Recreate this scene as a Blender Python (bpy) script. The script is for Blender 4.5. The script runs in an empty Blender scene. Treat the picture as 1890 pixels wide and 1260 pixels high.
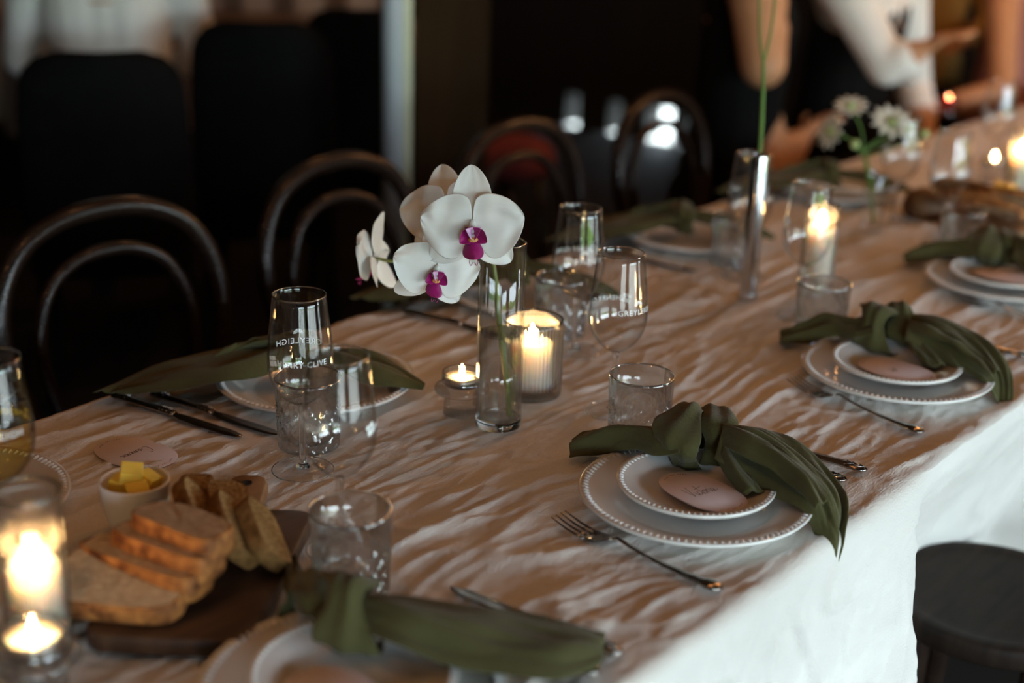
import bpy, math, random
import numpy as np
from mathutils import Vector, Matrix, Quaternion
R = math.radians
random.seed(7)
SC = bpy.context.scene
COL = SC.collection

# ------------------------------------------------------------------ camera
FPX, PITCH, ROLL, YAW = 2625.0, R(19.5), R(1.8), R(39.0)
CAMP = Vector((0, 0, 1.43))
_fw = Vector((-math.sin(YAW)*math.cos(PITCH), math.cos(YAW)*math.cos(PITCH), -math.sin(PITCH)))
_rt0 = Vector((math.cos(YAW), math.sin(YAW), 0)); _up0 = _rt0.cross(_fw)
_rt = _rt0*math.cos(ROLL) + _up0*math.sin(ROLL)
_up = -_rt0*math.sin(ROLL) + _up0*math.cos(ROLL)
cd = bpy.data.cameras.new('camera'); cam = bpy.data.objects.new('camera', cd); COL.objects.link(cam)
M = Matrix.Identity(4)
for i in range(3):
    M[i][0], M[i][1], M[i][2], M[i][3] = _rt[i], _up[i], -_fw[i], CAMP[i]
cam.matrix_world = M
cd.sensor_width = 36; cd.lens = FPX/1890*36
cd.dof.use_dof = True; cd.dof.focus_distance = 1.61; cd.dof.aperture_fstop = 2.0
cd.clip_start = .05
SC.camera = cam

# ------------------------------------------------------------------ world, daylight, exposure
SC.view_settings.view_transform = 'Standard'; SC.view_settings.look = 'None'
SC.view_settings.gamma = 1; SC.view_settings.use_curve_mapping = False
SC.view_settings.exposure = 0.30
try:
    SC.cycles.transparent_max_bounces = 40
    SC.cycles.max_bounces = 12
    SC.cycles.sample_clamp_indirect = 6
    SC.cycles.use_light_tree = True
except Exception: pass
SKY = 18.5
wd = bpy.data.worlds.new('overcast_sky'); SC.world = wd; wd.use_nodes = True
bg = wd.node_tree.nodes['Background']
bg.inputs[0].default_value = (.74, .90, 1.0, 1); bg.inputs[1].default_value = SKY
BULB, FLAME = 66.0, 220.0
def portal(y0, y1, z0, z1, x):
    l = bpy.data.lights.new('door_daylight', 'AREA'); l.shape = 'RECTANGLE'
    l.size = y1-y0; l.size_y = z1-z0; l.energy = 1; l.cycles.is_portal = True
    o = bpy.data.objects.new('door_daylight', l); COL.objects.link(o)
    o.matrix_world = Matrix(((0,0,1,x),(1,0,0,(y0+y1)/2),(0,1,0,(z0+z1)/2),(0,0,0,1)))
DOORS = [(-2.9, -.7, .02, 1.6), (.3, 2.6, .02, 1.55), (3.7, 4.7, .02, 1.8)]
WX = 2.6
for d in DOORS: portal(*d, WX+.06)

# ------------------------------------------------------------------ geometry helpers
def ray(px, py): return _fw + _rt*((px-945)/FPX) - _up*((py-630)/FPX)
def on(px, py, z):                     # the place at height z along a line of sight
    d = ray(px, py); t = (z-CAMP.z)/d.z; return CAMP + d*t
def dp(px, py, dep): return CAMP + ray(px, py)*dep
def onx(px, py, x): d = ray(px, py); return CAMP + d*((x-CAMP.x)/d.x)

def tag(o, label=None, cat=None, group=None, kind=None):
    if label: o['label'] = label
    if cat: o['category'] = cat
    if group: o['group'] = group
    if kind: o['kind'] = kind
    return o
def thing(name, label, cat, loc=(0,0,0), rz=0, group=None):
    o = bpy.data.objects.new(name, None); COL.objects.link(o)
    o.location = loc; o.rotation_euler = (0,0,rz); o.empty_display_size = .05
    return tag(o, label, cat, group)
def link(name, me, mat=None, parent=None, loc=None):
    o = bpy.data.objects.new(name, me); COL.objects.link(o)
    if mat is not None and not me.materials: me.materials.append(mat)
    if parent: o.parent = parent
    if loc is not None: o.location = loc
    return o
def mesh(name, v, f, mat=None, parent=None, smooth=True, loc=None):
    me = bpy.data.meshes.new(name); me.from_pydata([tuple(p) for p in v], [], [tuple(q) for q in f]); me.update()
    if smooth: me.shade_smooth()
    return link(name, me, mat, parent, loc)
def merge(*vf):
    V, F = [], []
    for v, f in vf:
        n = len(V); V += [tuple(p) for p in v]; F += [tuple(i+n for i in q) for q in f]
    return V, F
def xf(vf, loc=(0,0,0), rot=(0,0,0), s=1):
    from mathutils import Euler
    m = Matrix.Translation(loc) @ Euler(rot).to_matrix().to_4x4() @ Matrix.Scale(s, 4)
    return [tuple(m @ Vector(p)) for p in vf[0]], vf[1]
def lathe(prof, n=48, rf=None, closed=False):
    V, F = [], []
    for r, z in prof:
        for k in range(n):
            a = 2*math.pi*k/n; rr = r*(rf(a, z, r) if rf else 1)
            V.append((rr*math.cos(a), rr*math.sin(a), z))
    m = len(prof)
    for i in range(m if closed else m-1):
        j = (i+1) % m
        for k in range(n):
            l = (k+1) % n; F.append((i*n+k, i*n+l, j*n+l, j*n+k))
    if not closed:
        if prof[0][0] > 1e-6 and False: pass
    return V, F
def cap(vf, n, first=True, last=True):
    V, F = vf; m = len(V)//n; F = list(F)
    if first: F.append(tuple(reversed(range(n))))
    if last: F.append(tuple((m-1)*n+k for k in range(n)))
    return V, F
def catmull(P, n):
    P = [Vector(p) for p in P]; out = []
    Q = [P[0]*2-P[1]] + P + [P[-1]*2-P[-2]]
    for i in range(1, len(Q)-2):
        for k in range(n):
            t = k/n; a, b, c, d = Q[i-1], Q[i], Q[i+1], Q[i+2]
            out.append(.5*((2*b)+(c-a)*t+(2*a-5*b+4*c-d)*t*t+(3*b-a-3*c+d)*t**3))
    out.append(P[-1]); return out
def tube(P, rad, n=10, closed=False, flat=1.0, caps=True):
    P = [Vector(p) for p in P]; m = len(P)
    if not hasattr(rad, '__len__'): rad = [rad]*m
    V, F = [], []
    up = None
    for i in range(m):
        if closed: t = (P[(i+1) % m]-P[i-1])
        else: t = P[min(i+1, m-1)]-P[max(i-1, 0)]
        t.normalize()
        if up is None:
            up = Vector((0,0,1)) if abs(t.z) < .9 else Vector((1,0,0))
        s = t.cross(up).normalized(); up = s.cross(t).normalized()
        for k in range(n):
            a = 2*math.pi*k/n
            V.append(P[i] + s*(rad[i]*math.cos(a)) + up*(rad[i]*flat*math.sin(a)))
    for i in range(m if closed else m-1):
        j = (i+1) % m
        for k in range(n):
            l = (k+1) % n; F.append((i*n+k, i*n+l, j*n+l, j*n+k))
    if not closed and caps:
        F.append(tuple(reversed(range(n)))); F.append(tuple((m-1)*n+k for k in range(n)))
    return V, F
def box(a, b):
    (x0,y0,z0),(x1,y1,z1) = a, b
    v = [(x0,y0,z0),(x1,y0,z0),(x1,y1,z0),(x0,y1,z0),(x0,y0,z1),(x1,y0,z1),(x1,y1,z1),(x0,y1,z1)]
    return v, [(3,2,1,0),(4,5,6,7),(0,1,5,4),(1,2,6,5),(2,3,7,6),(3,0,4,7)]
def slab(outline, z0, z1, bev=.003):
    """solid with rounded upper and lower rim from a convex-ish outline"""
    c = Vector((sum(p[0] for p in outline)/len(outline), sum(p[1] for p in outline)/len(outline)))
    n = len(outline); V, F = [], []
    for (ins, z) in ((bev, z0), (0, z0+bev), (0, z1-bev), (bev*.35, z1-bev*.3), (bev, z1)):
        for p in outline:
            d = Vector((p[0], p[1]))-c; l = d.length or 1
            d *= max(0, (l-ins)/l); V.append((c.x+d.x, c.y+d.y, z))
    for i in range(4):
        for k in range(n):
            l = (k+1) % n; F.append((i*n+k, i*n+l, (i+1)*n+l, (i+1)*n+k))
    F.append(tuple(reversed(range(n)))); F.append(tuple(4*n+k for k in range(n)))
    return V, F
def grid(rows, wrap=False):
    m, n = len(rows), len(rows[0]); V = [tuple(p) for r in rows for p in r]; F = []
    for i in range(m-1):
        for k in range(n if wrap else n-1):
            l = (k+1) % n; F.append((i*n+k, i*n+l, (i+1)*n+l, (i+1)*n+k))
    return V, F
def sphere(r, c=(0,0,0), n=10, m=6, s=(1,1,1)):
    prof = [(max(1e-5, r*math.sin(math.pi*i/m)), -r*math.cos(math.pi*i/m)) for i in range(m+1)]
    v, f = lathe(prof, n); return [(x*s[0]+c[0], y*s[1]+c[1], z*s[2]+c[2]) for x,y,z in v], f
def mod(o, kind, **k):
    m = o.modifiers.new(kind.lower(), kind)
    for a, b in k.items(): setattr(m, a, b)
    return m
def copy_tree(o, parent=None):
    c = o.copy(); COL.objects.link(c); c.parent = parent
    for ch in list(o.children):
        if ch.name in bpy.data.objects: copy_tree(ch, c)
    return c
def place(o, loc, rz=0, label=None, group=None):
    o.location = loc; o.rotation_euler = (0, 0, rz)
    if label: o['label'] = label
    if group: o['group'] = group
    return o
# gradient noise
def _hash(i, j, s):
    h = (i.astype(np.int64)*374761393 + j.astype(np.int64)*668265263 + s*1442695041) & 0x7fffffff
    h = ((h ^ (h >> 13))*1274126177) & 0x7fffffff
    return ((h ^ (h >> 16)) & 0xffff)/65535.0*2*np.pi
def noise(x, y, s=0):
    x = np.asarray(x, float); y = np.asarray(y, float)
    i = np.floor(x); j = np.floor(y); u = x-i; v = y-j
    def g(di, dj):
        a = _hash(i+di, j+dj, s); return np.cos(a)*(u-di)+np.sin(a)*(v-dj)
    w = lambda t: t*t*t*(t*(t*6-15)+10)
    a = g(0,0)*(1-w(u))+g(1,0)*w(u); b = g(0,1)*(1-w(u))+g(1,1)*w(u)
    return (a*(1-w(v))+b*w(v))*1.5

# ------------------------------------------------------------------ materials
MT = {}
def mat(name, col, rough=.5, metal=0, col2=None, scale=30, bump=0, bscale=200, spec=.5, sss=0, sssr=(.01,.006,.003),
        stretch=(1,1,1), coat=0, emis=None, es=0, sheen=0, detail=4, trans=0):
    m = bpy.data.materials.new(name); m.use_nodes = True; nt = m.node_tree; N = nt.nodes; L = nt.links
    b = N['Principled BSDF']
    b.inputs['Base Color'].default_value = (*col, 1); b.inputs['Roughness'].default_value = rough
    b.inputs['Metallic'].default_value = metal; b.inputs['Specular IOR Level'].default_value = spec
    if sss:
        b.inputs['Subsurface Weight'].default_value = sss; b.inputs['Subsurface Radius'].default_value = sssr
        b.inputs['Subsurface Scale'].default_value = 1
    if coat: b.inputs['Coat Weight'].default_value = coat
    if sheen: b.inputs['Sheen Weight'].default_value = sheen
    if emis: b.inputs['Emission Color'].default_value = (*emis, 1); b.inputs['Emission Strength'].default_value = es
    tc = N.new('ShaderNodeTexCoord'); mp = N.new('ShaderNodeMapping'); mp.inputs['Scale'].default_value = stretch
    L.new(tc.outputs['Object'], mp.inputs[0])
    c2 = col2 or tuple(min(1, c*1.12) for c in col)
    no = N.new('ShaderNodeTexNoise'); no.inputs['Scale'].default_value = scale; no.inputs['Detail'].default_value = detail
    L.new(mp.outputs[0], no.inputs['Vector'])
    rp = N.new('ShaderNodeValToRGB'); rp.color_ramp.elements[0].position = .35; rp.color_ramp.elements[1].position = .68
    rp.color_ramp.elements[0].color = (*col, 1); rp.color_ramp.elements[1].color = (*c2, 1)
    L.new(no.outputs['Fac'], rp.inputs[0]); L.new(rp.outputs[0], b.inputs['Base Color'])
    if bump:
        nb = N.new('ShaderNodeTexNoise'); nb.inputs['Scale'].default_value = bscale; nb.inputs['Detail'].default_value = 3
        L.new(mp.outputs[0], nb.inputs['Vector'])
        bp = N.new('ShaderNodeBump'); bp.inputs['Strength'].default_value = bump; bp.inputs['Distance'].default_value = .002
        L.new(nb.outputs['Fac'], bp.inputs['Height']); L.new(bp.outputs[0], b.inputs['Normal'])
    if trans:      # thin translucent sheet (petals, cloth)
        out = N['Material Output']; tr = N.new('ShaderNodeBsdfTranslucent'); mx = N.new('ShaderNodeMixShader')
        L.new(rp.outputs[0], tr.inputs[0]); mx.inputs[0].default_value = trans
        L.new(b.outputs[0], mx.inputs[1]); L.new(tr.outputs[0], mx.inputs[2]); L.new(mx.outputs[0], out.inputs[0])
    MT[name] = m; return m
def thin_glass(name, base=.04, tint=(1,1,1), edge=(.75,.8,.8), rough=.0, gain=.9):
    m = bpy.data.materials.new(name); m.use_nodes = True; nt = m.node_tree; N = nt.nodes; L = nt.links
    N.remove(N['Principled BSDF']); out = N['Material Output']
    lw = N.new('ShaderNodeLayerWeight'); lw.inputs[0].default_value = .5
    pw = N.new('ShaderNodeMath'); pw.operation = 'POWER'; pw.inputs[1].default_value = 4
    L.new(lw.outputs['Facing'], pw.inputs[0])
    ma = N.new('ShaderNodeMath'); ma.operation = 'MULTIPLY_ADD'; ma.inputs[1].default_value = gain; ma.inputs[2].default_value = base
    L.new(pw.outputs[0], ma.inputs[0])
    cm = N.new('ShaderNodeMix'); cm.data_type = 'RGBA'; cm.inputs[6].default_value = (*tint,1); cm.inputs[7].default_value = (*edge,1)
    L.new(pw.outputs[0], cm.inputs[0])
    tr = N.new('ShaderNodeBsdfTransparent'); L.new(cm.outputs[2], tr.inputs[0])
    gl = N.new('ShaderNodeBsdfGlossy'); gl.inputs['Roughness'].default_value = rough
    mx = N.new('ShaderNodeMixShader'); L.new(ma.outputs[0], mx.inputs[0]); L.new(tr.outputs[0], mx.inputs[1]); L.new(gl.outputs[0], mx.inputs[2])
    L.new(mx.outputs[0], out.inputs[0]); MT[name] = m; return m
def solid_glass(name, ior=1.5, col=(1,1,1), rough=0):
    m = bpy.data.materials.new(name); m.use_nodes = True; nt = m.node_tree; N = nt.nodes
    N.remove(N['Principled BSDF']); g = N.new('ShaderNodeBsdfGlass'); g.inputs['IOR'].default_value = ior
    g.inputs['Color'].default_value = (*col,1); g.inputs['Roughness'].default_value = rough
    nt.links.new(g.outputs[0], N['Material Output'].inputs[0]); MT[name] = m; return m
def half_glass(name, ior, frac, rough=0, base=.05, tint=(.985,.99,.99)):
    """clear body: part straight through, part refracted, grazing reflection on top"""
    m = thin_glass(name, base, tint, (.85,.88,.88), gain=.55); nt = m.node_tree; N = nt.nodes; L = nt.links
    tr = [n for n in N if n.type == 'BSDF_TRANSPARENT'][0]; mx = [n for n in N if n.type == 'MIX_SHADER'][0]
    rf = N.new('ShaderNodeBsdfRefraction'); rf.inputs['IOR'].default_value = ior; rf.inputs['Roughness'].default_value = rough
    m2 = N.new('ShaderNodeMixShader'); m2.inputs[0].default_value = frac
    L.new(tr.outputs[0], m2.inputs[1]); L.new(rf.outputs[0], m2.inputs[2]); L.new(m2.outputs[0], mx.inputs[1]); return m
def emit(name, col, s):
    m = bpy.data.materials.new(name); m.use_nodes = True; nt = m.node_tree; N = nt.nodes
    N.remove(N['Principled BSDF']); e = N.new('ShaderNodeEmission'); e.inputs[0].default_value = (*col,1); e.inputs[1].default_value = s
    nt.links.new(e.outputs[0], N['Material Output'].inputs[0]); MT[name] = m; return m

linen = mat('linen', (.62,.58,.545), .85, col2=(.72,.685,.645), scale=9, bump=.55, bscale=420, spec=.2, sheen=.2, stretch=(1,.45,1))
napkin_m = mat('olive_cloth', (.066,.060,.020), .85, col2=(.090,.084,.032), scale=14, bump=.5, bscale=260, spec=.15, sheen=.15, trans=.06)
china = mat('white_china', (.72,.71,.69), .12, col2=(.77,.76,.74), scale=5, spec=.55, coat=.3)
china2 = mat('white_ramekin', (.88,.88,.90), .22, scale=6)
wood_dark = mat('dark_bentwood', (.013,.007,.005), .26, col2=(.022,.012,.008), scale=12, stretch=(1,1,8), bump=.1, bscale=60, spec=.35, coat=.12)
seat_wood = mat('dark_seat_wood', (.013,.008,.006), .6, col2=(.026,.016,.011), scale=10, stretch=(6,1,1), bump=.15, bscale=80, spec=.12)
black_chair = mat('black_upholstery', (.003,.003,.0035), .9, col2=(.005,.005,.005), bump=.2, spec=.12)
steel = mat('cutlery_steel', (.34,.31,.29), .16, 1, scale=10)
silver = mat('silver_vase_metal', (.55,.57,.60), .12, 1, scale=10)
post_metal = mat('galvanised_metal', (.62,.70,.76), .5, .1, col2=(.58,.63,.67), scale=6, stretch=(1,1,.1))
post_pale = mat('pale_edge_strip', (.78,.80,.58), .6, scale=4)
timber = mat('old_timber', (.040,.022,.010), .85, col2=(.020,.012,.006), scale=8, stretch=(1,1,.08), bump=.4, bscale=40, spec=.05)
card_m = mat('blush_card', (.72,.63,.67), .75, col2=(.75,.66,.70), scale=60, spec=.2)
ink = mat('dark_ink', (.05,.03,.03), .6)
print_w = mat('white_glass_print', (.82,.84,.85), .5)
wax = mat('candle_wax', (.88,.80,.72), .45, sss=1, sssr=(.05,.034,.024), scale=5)
wick_m = mat('burnt_wick', (.01,.008,.006), .9)
tin = mat('tealight_tin', (.6,.58,.55), .3, 1)
board_m = mat('walnut_board', (.030,.012,.006), .45, col2=(.075,.032,.015), scale=7, stretch=(7,.8,1), bump=.12, bscale=60)
handle_m = mat('acacia_wood', (.20,.095,.04), .45, col2=(.30,.15,.065), scale=9, stretch=(7,.8,1), bump=.1, bscale=60)
crumb = mat('sourdough_crumb', (.40,.28,.17), .9, col2=(.55,.40,.26), scale=120, bump=.9, bscale=260, spec=.1, sss=.15)
crust = mat('sourdough_crust', (.11,.032,.009), .7, col2=(.44,.17,.045), scale=75, bump=.8, bscale=130, spec=.25)
crumb_b = mat('brown_bread_crumb', (.20,.105,.034), .9, col2=(.44,.27,.115), scale=230, bump=1.0, bscale=240, spec=.1)
crust_b = mat('brown_bread_crust', (.16,.075,.022), .8, col2=(.30,.15,.05), scale=120, bump=1.0, bscale=200, spec=.2)
butter_m = mat('butter', (.88,.62,.10), .45, sss=.4, sssr=(.006,.004,.001), scale=20)
petal_m = mat('white_petal', (.80,.80,.77), .55, col2=(.84,.84,.82), scale=25, bump=.15, bscale=90, spec=.25, sss=.2, sssr=(.004,.004,.003), trans=.32, stretch=(3,1,1))
lip_m = mat('magenta_lip', (.22,.003,.09), .45, col2=(.34,.010,.15), scale=60, spec=.4)
lip_pale = mat('pink_lobe', (.66,.34,.62), .5, col2=(.74,.52,.70), scale=70)
callus_m = mat('yellow_callus', (.62,.40,.12), .5, col2=(.42,.05,.03), scale=500)
stem_m = mat('green_stem', (.115,.135,.030), .5, col2=(.17,.20,.05), scale=30, stretch=(1,1,.3))
stem_g = mat('fresh_green_stem', (.09,.19,.035), .5, col2=(.14,.27,.05), scale=30, stretch=(1,1,.3))
flannel_m = mat('cream_floret', (.82,.82,.70), .8, col2=(.88,.88,.80), scale=60, trans=.2)
green_c = mat('pale_green_centre', (.36,.44,.18), .8)
floor_m = mat('stained_concrete', (.018,.014,.012), .8, col2=(.03,.024,.020), scale=3, bump=.2, bscale=30, spec=.15)
wall_m = mat('dark_boards', (.012,.009,.007), .9, col2=(.02,.015,.011), scale=3, stretch=(1,1,.1), bump=.3, bscale=20)
ceil_m = mat('dark_ceiling', (.03,.024,.02), .9, col2=(.045,.036,.03), scale=3)
grass_m = mat('lawn', (.10,.17,.05), .9, col2=(.18,.26,.08), scale=6)
hedge_m = mat('hedge_leaves', (.16,.30,.06), .8, col2=(.30,.46,.11), scale=14, trans=.3)
wine_m = thin_glass('pale_wine', .03, (.97,.88,.52), (.8,.66,.3))
glass = thin_glass('wine_glass', .045, (.992,.995,.995), (.72,.75,.75), gain=.7)
foot_glass = thin_glass('foot_glass', .03, (.99,.99,.99), (.95,.96,.96), gain=.28)
glass_rib = half_glass('ribbed_glass', 1.38, .34, .10, .09, (.98,.97,.96))
sglass = solid_glass('solid_glass', 1.5)
cut_glass = half_glass('cut_glass', 1.4, .36, .0, .13)
water_m = half_glass('water', 1.33, .25, .0)
flame_m = emit('candle_flame', (1,.56,.20), FLAME)
bulb_m = emit('warm_bulb', (1,.43,.145), BULB)

# ------------------------------------------------------------------ the room
def struct(name, vf, m, parent=None): return tag(mesh(name, *vf, m, parent, smooth=False), kind='structure')
XL, YB, YF, ZC = -6.5, 6.0, -3.0, 3.1
struct('floor', box((XL,YF,-.1),(WX,YB,0)), floor_m)
struct('ceiling', box((XL,YF,ZC),(WX+.15,YB,ZC+.1)), ceil_m)
struct('wall_left', box((XL-.15,YF,0),(XL,YB+.15,ZC)), wall_m)
struct('wall_front', box((XL-.15,YF-.15,0),(WX+.15,YF,ZC)), wall_m)
gaps = [(-4.54,-4.46),(-4.26,-4.19),(-4.03,-3.87),(-3.81,-3.76)]
parts = [box((XL,YB,.17),(WX+.15,YB+.15,ZC))]; x = XL
for a, b in gaps: parts.append(box((x,YB,0),(a,YB+.15,.17))); x = b
parts.append(box((x,YB,0),(WX+.15,YB+.15,.17)))
struct('wall_back', merge(*parts), wall_m)
parts = []; y = YF
for a, b, z0, z1 in DOORS:
    parts += [box((WX,y,0),(WX+.15,a,ZC)), box((WX,a,z1),(WX+.15,b,ZC))]; y = b
parts.append(box((WX,y,0),(WX+.15,YB+.15,ZC)))
struct('wall_right', merge(*parts), wall_m)
for n, (a, b, z0, z1) in enumerate(DOORS):
    fr = [box((WX+.02,a,0),(WX+.12,a+.06,z1)), box((WX+.02,b-.06,0),(WX+.12,b,z1)), box((WX+.02,a,z1-.06),(WX+.12,b,z1)), box((WX+.02,a,0),(WX+.12,b,.05))]
    k = max(2, round((b-a)/.65))
    for i in range(1, k):
        yy = a+(b-a)*i/k; fr.append(box((WX+.03,yy-.045,0),(WX+.11,yy+.045,z1)))
    struct('door_%d' % (n+1), merge(*fr), wood_dark)
struct('ground_outside', box((-40,-40,-.35),(40,40,-.12)), mat('pale_paving', (.30,.28,.25), .9, col2=(.36,.34,.30), scale=2))
# hedge beyond the doors
hv = []
for i in range(15):
    row = []
    for j in range(60):
        a = math.pi*i/14; yy = -9+j*.35
        r = 1+.25*float(noise(i*.7, j*.6, 3))
        row.append((17.0-math.cos(a)*1.4*r, -16+j*.75, -.12+math.sin(a)*(.9+1.5*max(0,float(noise(j*.23, 1.3, 5)))) *r))
    hv.append(row)
tag(mesh('hedge', *grid(hv), hedge_m), 'clipped green hedge outside the doors', 'hedge')

# ------------------------------------------------------------------ table and cloth
XN, XF_, TZ = -.585, -1.437, .75
Y0, Y1 = -.15, 5.3
tb = thing('trestle_table', 'long banquet table hidden under the pale linen cloth', 'table', ((XN+XF_)/2, 2.5, 0))
def tpart(n, a, b, m=timber):
    return mesh(n, *box((a[0]-(XN+XF_)/2, a[1]-2.5, a[2]), (b[0]-(XN+XF_)/2, b[1]-2.5, b[2])), m, tb, smooth=False)
tpart('tabletop', (XF_+.012,Y0+.012,.712), (XN-.012,Y1-.012,.742))
pale_leg = mat('pale_table_leg', (.50,.38,.26), .6)
for lx in (XF_+.08, XN-.24):
    for ly in (.15, 1.50, 3.3, 5.0): tpart('leg', (lx,ly,0), (lx+.05,ly+.05,.712), pale_leg)
FOOT = []          # where something stands the cloth lies flat
def flat(x, y, r): FOOT.append((x, y, r))
_s = on(1838,1092,.455)
STOOL = (_s.x, _s.y, .157, .455)

# ------------------------------------------------------------------ plates
def plate_mesh(D, h, beads):
    r = D/2
    prof = [(.001,.004),(r*.60,.004),(r*.66,.006),(r*.72,h*.55),(r*.90,h*.88),(r*.975,h*.97),(r*1.0,h),(r*1.004,h-.002),(r*.985,h-.005),(r*.70,h*.25),(r*.62,.0005),(r*.58,0),(.001,.001)]
    body = lathe(prof, 72)
    bd = []
    for k in range(beads):
        a = 2*math.pi*k/beads; rr = r*.945
        bd.append(xf(sphere(.0024*D/.27+.0003, (0,0,0), 6, 4, (1.8,.95,.85)), (rr*math.cos(a), rr*math.sin(a), h*.93), (0,-.18,a)))
    # elongate each bead towards the rim
    me = bpy.data.meshes.new('plate'); v, f = body; me.from_pydata(v, [], f); me.shade_smooth(); me.materials.append(china)
    mb = bpy.data.meshes.new('beaded_rim'); v, f = merge(*bd); mb.from_pydata(v, [], f); mb.shade_smooth(); mb.materials.append(china)
    return me, mb
PM = plate_mesh(.253, .020, 104), plate_mesh(.172, .015, 80)
def plate(kind, x, y, z, label, group, rz=0):
    t = thing('dinner_plate' if kind == 0 else 'side_plate', label, 'plate', (x,y,z), rz, group)
    link('plate_body', PM[kind][0], parent=t); link('beaded_rim', PM[kind][1], parent=t)
    if kind == 0: flat(x, y, .1)
    return t
TC = TZ+.002
PL = {k: tuple(on(*p, TC+.018).xy) for k, p in {'front': (650,1262), 'mid': (1284,907), 'right': (1655,679), 'far': (1852,512)}.items()}
wh = {'front': 'at the bottom edge of the photo', 'mid': 'under the Victoria name card, middle of the near side', 'right': 'second along the near side, right of the middle setting', 'far': 'third along the near table side by the right edge'}
for k, (x, y) in PL.items():
    plate(0, x, y, TC, 'large white beaded dinner plate '+wh[k], 'white dinner plates')
    plate(1, x-.004, y+.006, TC+.0135, 'small white beaded side plate stacked on the dinner plate '+{'front':'at the bottom edge','mid':'of the middle near setting','right':'of the second near setting','far':'by the right edge'}[k], 'white side plates')
BK = {'bk1': tuple(on(583,694,TC+.018).xy), 'bk0': (-1.290,.665), 'bk2': (-1.315,2.13), 'bk3': (-1.30,2.66), 'bk1b': (-1.315,1.655)}
bl = {'bk1':'behind the printed wine glasses on the far table side','bk0':'at the left edge of the photo','bk2':'on the far side behind the slim metal vase','bk3':'on the far side behind the white star flowers','bk1b':'on the far side behind the orchid vase'}
for k, (x, y) in BK.items(): plate(0, x, y, TC, 'white beaded dinner plate '+bl[k], 'white dinner plates')

# ------------------------------------------------------------------ name cards
def strokes(S, sx, sy, w, mt, parent, name='handwriting', z=.0009):
    vf = []
    for s in S:
        P = catmull([(p[0]*sx, p[1]*sy, z) for p in s], 4) if len(s) > 2 else [Vector((p[0]*sx, p[1]*sy, z)) for p in s]
        vf.append(tube(P, w, 5, flat=.3))
    return mesh(name, *merge(*vf), mt, parent)
VIC = [[(0,.95),(.03,.7),(.10,0),(.2,.5),(.33,1.1)],[(.37,.42),(.36,.1),(.41,.02),(.49,.2)],[(.64,.38),(.56,.42),(.51,.25),(.54,.04),(.62,.05),(.70,.2)],
       [(.80,1.0),(.75,.4),(.74,.08),(.80,.02)],[(.60,.66),(.85,.74),(1.12,.80)],[(.93,.4),(.85,.36),(.83,.1),(.91,.02),(.99,.18),(.95,.4),(1.03,.38)],
       [(1.06,.42),(1.08,.05),(1.10,.28),(1.16,.43),(1.24,.38)],[(1.28,.40),(1.28,.06),(1.36,.1)],[(1.54,.36),(1.44,.4),(1.38,.15),(1.46,.02),(1.54,.3),(1.56,.05),(1.72,.16)],[(.40,.58),(.41,.62)],[(1.30,.58),(1.31,.62)]]
CAM = [[(.40,1.0),(.30,1.12),(.12,.95),(0,.55),(.06,.1),(.25,0),(.45,.2),(.55,.34)],[(.78,.36),(.66,.40),(.58,.18),(.66,.02),(.76,.28),(.80,.04),(.90,.12)],
       [(.92,.36),(.95,.03),(1.0,.3),(1.06,.36),(1.09,.05),(1.15,.3),(1.21,.36),(1.25,.05),(1.33,.14)],[(1.33,.14),(1.42,.36),(1.36,.4),(1.32,.15),(1.42,.02),(1.54,.16)],
       [(1.54,.16),(1.58,.40),(1.62,.34),(1.68,.36),(1.69,.1)],[(1.84,.36),(1.76,.34),(1.74,.08),(1.84,.02),(1.9,.22),(1.84,.38),(1.96,.34)],[(1.98,.36),(2.0,.03),(2.06,.3),(2.14,.34),(2.17,.05),(2.3,.12)]]
SHORT = [[(0,.2),(.2,.5),(.35,.2),(.55,.5),(.6,.1)],[(.7,.0),(.8,.8),(1.05,.9),(1.1,.6),(.85,.45)],[(.2,.8),(.6,1.0)]]
def card(x, y, z, rz, S, sx, label, off=(0,0), tilt=(0,0)):
    t = thing('name_card', label, 'name card', (x,y,z), rz, 'blush name cards')
    t.rotation_euler = (tilt[0], tilt[1], rz)
    # long axis local y, writing along local x
    out = []
    a, b = .0355, .0535
    for k in range(64):
        th = 2*math.pi*k/64; c, s = math.cos(th), math.sin(th)
        out.append((a*math.copysign(abs(c)**.86, c), b*math.copysign(abs(s)**.80, s)))
    mesh('card_sheet', *slab(out, 0, .0008, .0002), card_m, t)
    if S:
        S2 = [[(p[0]+off[0]/sx, p[1]+off[1]/sx) for p in s] for s in S]
        strokes(S2, sx, sx, .00035, ink, t)
    tk = []          # the tiny arc of print at both ends
    for sgn in (1, -1):
        for k in range(13):
            if k in (4, 8): continue
            th = R(90*sgn) + R((k-6)*4.6)
            px_, py_ = a*.9*math.cos(th)*1.05, b*.91*math.sin(th)
            tk.append(xf(box((-.0004,-.0008,0),(.0004,.0008,.0001)), (px_,py_,.00085), (0,0,th-math.pi/2)))
    mesh('small_print', *merge(*tk), ink, t, smooth=False)
    return t
zc = TC+.0135+.0048
_c = on(1297,908,zc+.006)
card(_c.x, _c.y, zc+.006, R(90-14), VIC, .0215, 'blush oval name card reading Victoria in thin handwriting on the stacked plates', (-.018,-.006), (R(0),R(2)))
card(-1.268, .888, TC+.001, R(-90+4), CAM, .0165, 'blush oval name card reading Cameron lying on the cloth behind the butter bowl', (-.019,-.006))
_c = on(1655,683,zc+.006)
card(_c.x, _c.y, zc+.006, R(90-8), SHORT, .013, 'blush oval name card on the plates beneath the second knotted napkin', (-.012,-.004))
card(PL['far'][0]+.01, PL['far'][1]-.01, zc+.006, R(90), None, .02, 'blush oval name card on the third near setting by the right edge')
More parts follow.
